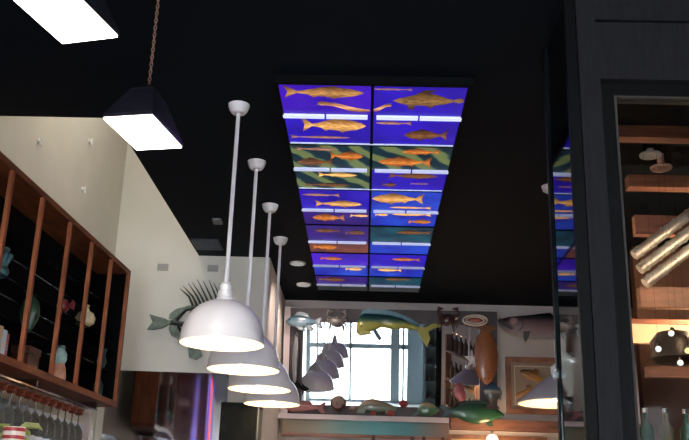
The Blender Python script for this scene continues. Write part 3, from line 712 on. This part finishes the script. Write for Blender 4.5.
# crab by the blue fish
def crab(c0, label, col1, col2, r=7, y=None, name='crab_sculpture', body=(1, .8), arms=True):
    t = ftmp(name, label, 'crab sculpture', *c0, y=y)
    mcol = fishmat(name + '_paint_%d' % c0[0], [(0, col1), (1, col2)], nscale=30, amount=.8)
    MB().ball(0, -.02, 0, r * q * body[0], .035, r * q * body[1], 16).build('shell', mcol, t, True)
    for s in (-1, 1):
        for k in range(4):
            a = R(-50 + k * 25)
            MB().tube([(s * r * q * .7, -.01, 0), (s * r * q * 1.35 * math.cos(a), -.035, r * q * 1.2 * math.sin(a) + .02), (s * r * q * 1.6 * math.cos(a), -.01, r * q * 1.7 * math.sin(a) - .02)], [.009, .008, .003], 6).build('leg', mcol, t, True)
        if arms:
            MB().tube([(s * r * q * .6, -.02, r * q * .5), (s * r * q * 1.5, -.03, r * q * .9), (s * r * q * 1.2, -.03, r * q * 1.6), (s * r * q * .6, -.03, r * q * 1.55)], [.012, .014, .022, .004], 8).build('claw', mcol, t, True)
    MB().ball(-.018, -.05, r * q * .45, .006, seg=8).build('eye', 'black', t); MB().ball(.018, -.05, r * q * .45, .006, seg=8).build('eye', 'black', t)
    return t
crab((337, 322), 'brown and grey crab sculpture with raised claws between the blue fish and the yellow fish', (.10, .07, .07), (.42, .42, .40), 6.5)
crab((448, 320), 'dark reddish-brown crab sculpture at the top of the frame right of the yellow fish', (.03, .012, .012), (.16, .05, .04), 7)
# spiral shell / ringed fish
c0 = (475, 321)
t = ftmp('oval_shell_sculpture', 'oval red and cream ringed shell sculpture at the upper right corner of the frame', 'shell sculpture', *c0)
MB().ball(0, -.01, 0, .125, .04, .055, 20).build('shell_body', fishmat('maroon_shell', [(0, (.10, .03, .02)), (1, (.18, .05, .03))]), t, True)
for rx, rz, r_ in ((.115, .05, .010), (.085, .03, .009)):
    MB().tube([(rx * math.cos(2 * PI * k / 24), -.04, rz * math.sin(2 * PI * k / 24)) for k in range(24)], r_, 7, True).build('ring', mat('cream_ring_%d' % int(rx * 1000), (.62, .50, .42), .25), t, True)
MB().ball(-.0, -.045, 0, .05, .015, .014).build('centre', mat('red_core', (.45, .10, .05), .3), t, True)
# orange flatfish
c0 = (484, 357)
t = ftmp('flatfish_sculpture', 'long orange-brown flatfish sculpture hanging head down on the right side of the mirror', 'fish sculpture', *c0, y=8.78)
b = MB(); sts = [(-(384 - 357) * q, 1), (-(380 - 357) * q, 5), (-(370 - 357) * q, 9), (-(358 - 357) * q, 10.2), (10 * q, 9.6), (20 * q, 7), (24 * q, 4.0), (26 * q, 3.2)]
rings = []
b.loft([(-z, w_ * q * 1.13, -w_ * q * 1.13) for z, w_ in reversed(sts)], .28)
o = b.build('fish_body', fishmat('orange_scale', [(0, (.38, .11, .03)), (.5, (.62, .20, .05)), (1, (.36, .10, .03))], nscale=60, amount=.9), t, True); o.rotation_euler = (0, R(90), 0)
MB().prism(G(c0, [(480.5, 333), (475, 328), (476, 326), (492, 326), (494, 329), (488, 333)]), -.012, .008).build('tail_fin', fishmat('orange_tail', [(0, (.42, .16, .04)), (1, (.30, .10, .03))], nscale=40), t)
MB().prism(G(c0, [(474, 344), (472.5, 355), (474, 368), (477, 376), (478, 350)]), -.006, .004).build('side_fin', 'picwood', t)
MB().prism(G(c0, [(494, 344), (496, 355), (495, 368), (491, 376), (490, 350)]), -.006, .004).build('side_fin', 'picwood', t)
eye(c0, 482, 379, .006, t); eye(c0, 486, 379, .006, t)
# blue and white fish under it
c0 = (488, 393)
t = ftmp('blue_striped_fish_sculpture', 'small blue fish sculpture with a pale band between the flatfish and the green fish', 'fish sculpture', *c0)
b = MB().loft([(-.10, .01, -.01), (-.07, .05, -.05), (-.02, .08, -.08), (.04, .07, -.07), (.09, .03, -.03), (.11, .015, -.015)], .4)
o = b.build('fish_body', fishmat('blue_band', [(0, (.04, .14, .26)), (.3, (.05, .18, .32)), (.42, (.55, .52, .40)), (.55, (.10, .12, .12)), (1, (.05, .04, .04))], axis=0, amount=.05), t, True); o.rotation_euler = (0, R(90), 0)
MB().prism(G(c0, [(484, 403), (480, 408), (495, 408), (491, 403)]), -.006, .006).build('tail_fin', 'mframe', t)
MB().prism(G(c0, [(495, 386), (497.5, 392), (496, 400), (492, 396)]), -.006, .006).build('dorsal_fin', 'mullion', t)
eye(c0, 484, 386, .007, t)
# green parrotfish
c0 = (472, 412)
t = ftmp('green_fish_sculpture', 'large dark green fish sculpture at the lower right corner of the mirror frame', 'fish sculpture', *c0, y=8.80)
MB().loft(stations(c0, [(447, 410), (452, 407), (460, 404), (472, 403), (484, 404), (492, 408), (498, 413)], [(447, 414), (452, 417), (460, 421), (472, 423), (484, 421), (492, 417), (498, 415)]), .32).build('fish_body', fishmat('parrot_green', [(0, (.02, .10, .05)), (.5, (.03, .17, .07)), (1, (.02, .09, .05))], nscale=40), t, True)
MB().prism(G(c0, [(448, 412), (440, 406), (436, 407), (441, 412), (437, 418), (441, 417), (448, 413.5)]), -.008, .008).build('tail_fin', fishmat('teal_tail', [(0, (.02, .08, .10)), (1, (.05, .14, .16))]), t)
MB().prism(G(c0, [(455, 405.5), (462, 401.5), (476, 400.5), (488, 403.5), (484, 406), (470, 405)]), -.006, .006).build('dorsal_fin', fishmat('green_fin', [(0, (.03, .12, .06)), (1, (.02, .07, .04))]), t)
MB().prism(G(c0, [(479, 421), (483, 425), (487, 424), (486, 419)]), -.01, .006).build('pelvic_fin', fishmat('green_fin2', [(0, (.03, .12, .06)), (1, (.02, .07, .04))]), t)
eye(c0, 491, 411.5, .006, t, -.04)
# bottom row, left to right
c0 = (304, 407)
t = ftmp('red_fish_sculpture', 'slender coral-red fish sculpture at the lower left of the mirror frame', 'fish sculpture', *c0, y=8.84)
MB().loft(stations(c0, [(286, 408), (291, 404), (300, 403), (312, 404.5), (318, 406)], [(286, 409), (291, 412), (300, 412), (312, 410), (318, 408.5)]), .45).build('fish_body', fishmat('coral_red', [(0, (.55, .22, .18)), (.5, (.42, .10, .09)), (1, (.20, .04, .04))]), t, True)
MB().prism(G(c0, [(316, 407), (323, 402), (325, 403), (322, 407), (325, 412), (322, 413), (316, 408)]), -.006, .006).build('tail_fin', fishmat('coral_tail', [(0, (.35, .07, .06)), (1, (.25, .05, .05))]), t)
MB().prism(G(c0, [(295, 404), (299, 401), (308, 401.5), (311, 404.5)]), -.005, .005).build('dorsal_fin', fishmat('coral_fin', [(0, (.35, .07, .06)), (1, (.25, .05, .05))]), t)
eye(c0, 290, 406.5, .006, t)
c0 = (337, 404)
t = ftmp('round_shell_sculpture', 'round brown spiral shell sculpture on the bottom frame of the mirror', 'shell sculpture', *c0)
MB().ball(0, -.01, 0, .075, .04, .078, 18).build('shell_body', fishmat('brown_shell', [(0, (.08, .04, .03)), (1, (.20, .12, .08))], nscale=40), t, True)
MB().tube([(.055 * (1 - k / 30) * math.cos(k * .6), -.045, .055 * (1 - k / 30) * math.sin(k * .6)) for k in range(26)], .008, 6).build('spiral', fishmat('shell_spiral', [(0, (.3, .16, .10)), (1, (.35, .25, .18))]), t, True)
c0 = (372, 408)
t = ftmp('green_turtle_sculpture', 'low green and brown turtle sculpture at the middle of the bottom frame', 'turtle sculpture', *c0, y=8.84)
MB().loft(stations(c0, [(357, 406), (362, 401), (370, 399), (380, 401), (390, 405), (394, 407)], [(357, 410), (364, 412), (372, 413), (380, 413), (390, 411), (394, 409)]), .4).build('shell', fishmat('turtle_green', [(0, (.06, .10, .06)), (.4, (.16, .22, .14)), (1, (.28, .14, .08))], nscale=25, amount=.5), t, True)
MB().ball(-.19, -.01, -.01, .045, .03, .028).build('head', fishmat('turtle_head', [(0, (.20, .14, .09)), (1, (.26, .18, .12))]), t, True)
for a, b_ in ((360, 412), (388, 412)): MB().prism(G(c0, [(a - 4, b_ - 3), (a + 5, b_ - 3), (a + 2, b_ + 2), (a - 5, b_ + 1)]), -.03, -.01).build('flipper', fishmat('turtle_flipper_%d' % a, [(0, (.10, .16, .10)), (1, (.16, .2, .12))]), t)
def redshell(u, v, r, lab):
    t = ftmp('red_shell_sculpture', lab, 'shell sculpture', u, v, y=8.83)
    MB().ball(0, -.02, 0, r * q, .025, r * q * .75, 14).build('shell_body', fishmat('red_shell_%d' % u, [(0, (.40, .03, .02)), (1, (.22, .02, .02))]), t, True)
    for k in range(4): MB().tube([((k - 1.5) * r * q * .3, -.045, -r * q * .4), ((k - 1.5) * r * q * .45, -.04, r * q * .5)], .004, 5).build('ridge', mat('red_ridge_%d_%d' % (u, k), (.3, .03, .02), .4), t)
redshell(388, 413, 4.2, 'bright red ridged shell on the ledge edge under the turtle sculpture')
redshell(401, 404, 4.6, 'dull red ridged shell between the turtle and the small green fish')
redshell(371, 413.5, 2.8, 'tiny dark red shell left of the bright red shell')
c0 = (424, 410)
t = ftmp('small_green_fish_sculpture', 'small green fish sculpture with cream top on the bottom mirror frame', 'fish sculpture', *c0, y=8.84)
MB().loft(stations(c0, [(414, 409), (418, 404), (425, 402), (431, 405), (435, 409)], [(414, 411), (418, 415), (425, 416), (431, 414), (435, 411)]), .45).build('fish_body', fishmat('small_green', [(0, (.05, .16, .08)), (.6, (.10, .28, .14)), (.8, (.55, .42, .22)), (1, (.45, .3, .15))]), t, True)
MB().prism(G(c0, [(416, 410), (410, 414), (409, 417), (416, 413)]), -.006, .006).build('tail_fin', fishmat('small_tail', [(0, (.05, .16, .1)), (1, (.08, .2, .12))]), t)
eye(c0, 432, 408, .005, t)
c0 = (347, 408)
# left side: long dark fish hanging on the frame
c0 = (296, 360)
t = ftmp('barracuda_sculpture', 'slim silver and black barracuda sculpture hanging tail down on the left mirror frame', 'fish sculpture', *c0)
b = MB().loft([(-.27, .004, -.004), (-.22, .022, -.02), (-.1, .04, -.035), (.05, .045, -.035), (.16, .03, -.025), (.22, .014, -.014)], .6)
o = b.build('fish_body', fishmat('silver_black', [(0, (.30, .32, .33)), (.5, (.20, .22, .23)), (.7, (.02, .02, .03)), (1, (.01, .01, .02))]), t, True); o.rotation_euler = (0, R(90), 0)
MB().prism(G(c0, [(298, 380), (303, 386), (308, 389), (307, 391), (299, 388), (294, 391), (295, 385)]), -.006, .006).build('tail_fin', 'black', t)
eye(c0, 296, 337, .006, t)
c0 = (470, 360)
t = ftmp('starfish', 'white starfish beside the orange flatfish on the edge of the mirror', 'starfish', *c0, y=8.76)
st_ = []
for k in range(10):
    a = PI / 2 + k * PI / 5; r_ = .10 if k % 2 == 0 else .035
    st_.append((r_ * math.cos(a) * .75, r_ * math.sin(a)))
MB().prism(st_, -.012, .006).build('starfish_body', mat('starfish_white', (.62, .6, .58), .6, noise=.2, nscale=40), t)
# red fish at the lower right reflected area
c0 = (456, 393)
t = ftmp('pink_fish_sculpture', 'small pinkish-red fish ornament at the lower right of the mirror glass', 'fish sculpture', *c0, y=8.84)
b = MB().loft([(-.07, .02, -.02), (-.04, .05, -.05), (.02, .055, -.05), (.06, .035, -.03), (.08, .02, -.02)], .4)
o = b.build('fish_body', fishmat('pink_red', [(0, (.6, .16, .18)), (1, (.5, .10, .12))]), t, True); o.rotation_euler = (0, R(75), 0)
MB().prism(G(c0, [(451, 387), (449, 383), (454, 385), (458, 383), (460, 388)]), -.005, .005).build('tail_fin', fishmat('pink_tail', [(0, (.5, .12, .14)), (1, (.4, .08, .1))]), t)

# salmon on the right wall
c0 = (535, 327)
t = thing('salmon_sculpture', 'big silvery-pink salmon sculpture with dark back on the wall above the picture', 'fish sculpture', (W(535, 327, 8.95)[0], 8.95, W(535, 327, 8.95)[1]))
MB().loft(stations(c0, [(498, 322), (502, 319), (510, 317), (530, 315), (560, 316), (590, 320)], [(498, 326), (504, 332), (512, 336), (530, 340), (560, 339), (590, 333)]), .42).build(
    'fish_body', fishmat('salmon_paint', [(0, (.42, .42, .46)), (.35, (.46, .30, .30)), (.7, (.34, .20, .22)), (.86, (.04, .04, .06)), (1, (.01, .01, .015))], amount=.12), t, True)
MB().prism(G(c0, [(520, 316.5), (536, 314), (550, 312), (556, 317), (530, 318)]), -.008, .008).build('dorsal_fin', 'black', t)
MB().prism(G(c0, [(497, 322), (499, 319.5), (503, 323), (509, 327), (513, 330), (509, 331), (502, 327)]), -.05, -.02).build('mouth', mat('mouth_dark', (.05, .05, .06), .4), t)
MB().prism(G(c0, [(521, 334), (528, 333), (526, 340), (523, 345), (521, 341)]), -.10, -.085).build('pectoral_fin', mat('salmon_fin', (.08, .08, .09), .4), t)
MB().tube([((a - c0[0]) * q, -.088, (c0[1] - b_) * q) for a, b_ in ((515, 319), (520, 322), (521, 328), (517, 333))], .006, 6).build('gill_edge', mat('gill', (.08, .07, .08), .4), t)
MB().ball((512 - 535) * q, -.085, (327 - 323) * q, .045, .02, .04).build('cheek', fishmat('cheek_pink', [(0, (.6, .34, .34)), (1, (.4, .25, .28))]), t, True)
MB().prism(G(c0, [(588, 320), (602, 312), (598, 326), (603, 340), (588, 333)]), -.008, .008).build('tail_fin', 'black', t)
eye(c0, 504, 321.5, .008, t, -.045)

# framed picture with two golden fish
x0, z1 = W(503, 357, 9.03); x1, z0 = x0 + .62, z1 - .555
t = thing('fish_picture', 'wood-framed picture of two golden fish on the wall under the salmon', 'picture', ((x0 + x1) / 2, 9.055, z0))
w2, hh = (x1 - x0) / 2, z1 - z0
b = MB(); b.box(-w2, w2, -.035, 0, 0, .05); b.box(-w2, w2, -.035, 0, hh - .05, hh); b.box(-w2, -w2 + .05, -.035, 0, .05, hh - .05); b.box(w2 - .05, w2, -.035, 0, .05, hh - .05)
b.build('frame', 'picwood', t)
MB().box(-w2 + .05, w2 - .05, -.012, -.002, .05, hh - .05).build('picture_print', 'picmat', t)
b = MB(); i_ = .085
b.box(-w2 + i_, w2 - i_, -.016, -.012, i_, i_ + .008); b.box(-w2 + i_, w2 - i_, -.016, -.012, hh - i_ - .008, hh - i_); b.box(-w2 + i_, -w2 + i_ + .008, -.016, -.012, i_, hh - i_)
b.build('inner_border', mat('inner_border', (.75, .62, .45), .5), t)
gm = fishmat('golden_fish', [(0, (.85, .42, .08)), (.6, (.85, .38, .06)), (1, (.20, .08, .03))], nscale=25, amount=.3)
for (cx_, cz_, rz_) in ((-.03, .36, R(22)), (-.07, .20, R(-12))):
    b = MB(); mtx = Matrix.Translation((cx_, -.014, cz_)) @ Matrix.Rotation(rz_, 4, 'Y')
    b.loft([(-.15, .004, -.004), (-.12, .03, -.028), (-.05, .048, -.04), (.03, .036, -.03), (.10, .014, -.012), (.125, .010, -.01), (.16, .035, -.035)], .2)
    b.prism([(-.04, .045), (-.02, .09), (.02, .085), (.03, .035)], -.003, .003)
    for v_ in b.bm.verts: v_.co = mtx @ v_.co
    b.build('printed_fish', gm, t, True)
MB().box(-w2 + .05, w2 - .05, -.030, -.026, .05, hh - .05).build('picture_glass', 'clear', t)

# ------------------------------------------------------------------ kitchen / wine room behind the right-hand window
struct('wall_room_back', MB().box(2.06, RW, 6.9, 7.0, 0, H), mat('warm_brown_wall', (.20, .11, .08), .7, noise=.3, nscale=3))
def beam(label, x0, x1, y0, y1, z0, z1, m='beamwood'):
    return tag(MB().box(x0, x1, y0, y1, z0, z1).build('wooden_beam', m), label, 'beam')
beam('orange wooden beam crossing behind the window under the two ceiling discs', 1.5, 3.6, 5.0, 5.08, EYE + 1.885, EYE + 1.96)
beam('dim reddish ceiling beam nearest the top of the window', 1.32, 3.6, 4.62, 4.70, EYE + 2.03, EYE + 2.10)
beam('lower brown wooden beam behind the window below the round glowing bulbs', 1.56, 3.6, 5.10, 5.16, EYE + .80, EYE + .86, 'brownwood')
beam('dark brown beam behind the upper slanting ducts', 1.58, 3.6, 5.2, 5.26, EYE + 1.66, EYE + 1.78, 'brownwood')
beam('reddish board behind the window just under the slanting ducts', 1.58, 3.6, 5.2, 5.26, EYE + 1.22, EYE + 1.34, 'brownwood')
for k, lab in enumerate(['uppermost', 'middle', 'lowest']):
    z = 1.44 - k * .075; x = 1.47 + k * .03
    b = MB().tube([(x, 4.9 + .02 * k, EYE + z), (x + 1.3, 4.9 + .02 * k, EYE + z + 1.3 * .76)], .030, 16)
    for j in range(18):
        s_ = j / 18 * 1.3 + .03; b.tube([(x + s_, 4.9 + .02 * k, EYE + z + s_ * .76), (x + s_ + .008, 4.9 + .02 * k, EYE + z + (s_ + .008) * .76)], .034, 16)
    tag(b.build('metal_duct', 'duct', smooth=True), '%s of the three slanting shiny metal pipes behind the window' % lab, 'duct')
for k, (u, y, lab) in enumerate([(1.62, 4.95, 'left'), (1.70, 5.02, 'right')]):
    t = thing('ceiling_disc', '%s pale disc-shaped fitting on the ceiling behind the window' % lab, 'fitting', (u, y, H - .02 - .05 * k))
    MB().lathe([(.03, -.03), (.06, -.025), (.062, -.012), (.02, .0), (.02, .02 + .05 * k)], 20).build('disc', mat('disc_grey_%d' % k, ((.45, .5, .5), (.6, .38, .3))[k], .5), t, True)
t = thing('lit_counter_canopy', 'warm lit cream canopy board behind the window above the round bulbs', 'canopy', (2.3, 5.6, EYE + 1.08))
MB().box(-.75, 1.2, -.02, .02, -.0, .12).build('board', mat('cream_board', (.85, .62, .40), .6), t)
MB().box(-.75, 1.2, -.03, .03, .12, .15).build('top_rail', 'beamwood', t)
t = thing('dark_pot', 'dark rounded cooking pot silhouette behind the window', 'pot', (1.78, 5.3, EYE + .92))
MB().lathe([(.10, 0), (.13, .02), (.13, .12), (.09, .17), (.03, .185)], 24).build('pot_body', mat('pot_black', (.02, .018, .018), .4), t, True)
MB().ball(0, 0, .19, .015).build('knob', 'black', t)
for k, (u, z, c_) in enumerate([(1.555, .90, (.75, .82, .85)), (1.63, .985, (.8, .85, .85)), (1.71, .895, (.85, .8, .35)), (1.665, .83, (.8, .85, .85)), (1.78, .83, (.85, .8, .35))]):
    t = thing('globe_bulb', ('pale white', 'upper white', 'upper yellow', 'lower white', 'lower yellow')[k] + ' round glowing bulb behind the right-hand window', 'bulb', (u * .985, 4.80, EYE + z), group='round bulbs behind the window')
    MB().ball(0, 0, 0, .016, seg=16).build('globe', mat('bulb_%d' % k, c_, .4, emit=c_, estr=.6), t, True)
    MB().lathe([(.006, .014), (.006, .03)], 8).build('cap', 'chrome', t)
    MB().tube([(0, 0, .028), (.0, 0, 2.1 - z)], .0006, 4).build('cord', 'black', t)
sh = tag(MB().box(1.5, 3.4, 5.1, 5.4, EYE + .38, EYE + .41).build('wine_shelf', 'brownwood'), 'wooden shelf with bottles and jars low behind the right-hand window', 'shelf')
for k in range(8):
    cc = [(.01, .06, .055), (.06, .06, .03), (.015, .07, .06), (.35, .22, .14), (.01, .05, .04), (.20, .05, .03), (.02, .07, .05), (.3, .22, .16)][k]
    t = thing('shelf_bottle', ['dark teal', 'olive brown', 'teal green', 'tan', 'deep green', 'red-brown', 'sea green', 'beige'][k] + ' bottle on the low shelf behind the right-hand window', 'bottle', (1.56 + k * .11, 5.2, EYE + .41), group='bottles behind the right-hand window')
    MB().lathe([(.038, 0), (.038, .12), (.014, .16), (.013, .21)], 16).build('bottle_body', mat('shelf_bottle_%d' % k, cc, .2), t, True)
    MB().lathe([(.015, .205), (.015, .23)], 12).build('cap', 'chrome', t, True)
t = thing('dome_work_lamp', 'bright warm dome lamp hanging behind the right-hand window', 'lamp', (2.02, 4.4, EYE + 1.50))
MB().shell([(.16, 0), (.14, .06), (.09, .11), (.03, .13)], 28).build('lamp_shade', 'lampblack', t, True)
MB().ball(0, 0, .03, .05).build('bulb', 'bulb', t, True); MB().lathe([(.006, .13), (.006, .60)], 8).build('stem', 'lampblack', t)
lamp('work_lamp_light', 'POINT', (2.02, 4.4, EYE + 1.49), 34, (1, .62, .35), .06)
lamp('canopy_light', 'POINT', (2.1, 5.35, EYE + 1.22), 22, (1, .66, .4), .05)

# ------------------------------------------------------------------ wine rack behind the camera (seen in the mirror)
t = thing('wine_rack', 'dark wine rack with rows of bottles by the shop windows, seen in the mirror', 'rack', (1.40, FRONT + .65, 0))
MB().box(-.71, .71, -.17, -.15, 0, 2.3).build('back_panel', mat('rack_back', (.16, .20, .20), .5, noise=.3), t)
for x in (-.75, .75): MB().box(x - .04, x + .04, -.15, .15, 0, 2.3).build('side_panel', 'mullion', t)
for z in (.25, .65, 1.05, 1.45, 1.85, 2.28): MB().box(-.71, .71, -.15, .15, z, z + .03).build('shelf_board', 'mullion', t)
wb = None
cnt_ = 0
for z in (.28, .68, 1.08, 1.48, 1.88):
    for k in range(9):
        if wb is None:
            wb = thing('wine_bottle', 'wine bottle lying on the dark rack reflected in the right part of the mirror', 'bottle', group='wine bottles on the reflected rack')
            mx = Matrix.Rotation(R(-90), 4, 'X')
            MB().lathe([(.038, 0), (.038, .18), (.014, .24), (.014, .28)], 12, mx=mx).build('bottle_body', mat('wine_glass_mix', (.30, .22, .16), .2, noise=.6, nscale=3), wb, True)
            MB().lathe([(.016, .275), (.016, .30)], 10, mx=mx).build('cap', 'chrome', wb)
            o = wb
        else: o = dup(wb)
        o.location = (1.40 - .62 + k * .155, FRONT + .52, z + .045); cnt_ += 1

R2 = thing('wine_rack', 'second wine rack with rows of bottles, standing along the slanted side wall', 'rack', (1.36, 4.9, 0), (0, 0, an))
for x in (-.60, .60): MB().box(x - .03, x + .03, -.0, .10, 0, 2.75).build('side_panel', 'brownwood', R2)
for z in (.5, .9, 1.3, 1.7, 2.1, 2.5): MB().box(-.57, .57, 0, .10, z, z + .025).build('shelf_board', 'brownwood', R2)
R2.location = (.90 + .3218 * .97 - .032, 3.84 + .97, 0)
bpy.context.view_layer.update()
for z in (1.33, 1.73, 2.13, 2.53):
    for k in range(6):
        o = thing('wine_bottle', 'small upright wine bottle on the rack along the slanted side wall', 'bottle', R2.matrix_world @ Vector((-.45 + k * .18, .052, z)), (0, 0, an), 'upright wine bottles on the side rack')
        if z == 1.33 and k == 0:
            MB().lathe([(.036, 0), (.036, .15), (.013, .20), (.013, .26)], 12).build('bottle_body', mat('side_bottle', (.16, .10, .07), .2, noise=.7, nscale=2), o, True)
            MB().lathe([(.015, .25), (.015, .275)], 10).build('cap', 'chrome', o)
            up0 = o
        else:
            for ch in kids(up0): dup(ch, o)

# ------------------------------------------------------------------ light
W_ = bpy.data.worlds.new('World'); S.world = W_; W_.use_nodes = True
bg = W_.node_tree.nodes['Background']; bg.inputs['Color'].default_value = (.92, .96, 1.0, 1); bg.inputs['Strength'].default_value = 20.0
for i in range(6):
    a, b = xs[i] + colw[i], xs[i + 1] - colw[i + 1]
    p = lamp('window_portal', 'AREA', ((a + b) / 2, FRONT - .14, 1.53), 1, (1, 1, 1), b - a, (R(90), 0, 0), shape='RECTANGLE', size_y=2.8)
    p.data.cycles.is_portal = True
lamp('recess_fill_light', 'AREA', (-1.8, 5.6, 5.3), 12, (1, .96, .88), .5, (0, 0, 0), shape='RECTANGLE', size_y=1.4)  # area light added in the raised recess to brighten its walls, no fixture

# ------------------------------------------------------------------ camera
cam = bpy.data.cameras.new('Camera'); co = bpy.data.objects.new('Camera', cam); C.objects.link(co); S.camera = co
cam.sensor_width = 36; cam.sensor_fit = 'HORIZONTAL'; cam.lens = 912.35 / 689 * 36
rot = Matrix(CAMROWS := ((.9993675731, .0192590978, .0298921557), (-.0223884294, -.3123096934, .9497164912), (.0276262927, -.9497851034, -.311680999)))
# rows: camera axes (x right, y up, z back) expressed in world coordinates, one per row
co.rotation_euler = rot.transposed().to_euler()
co.location = (0, 0, EYE)
S.view_settings.view_transform = 'Standard'; S.view_settings.look = 'None'; S.view_settings.gamma = 1; S.view_settings.exposure = .5
S.cycles.use_denoising = True
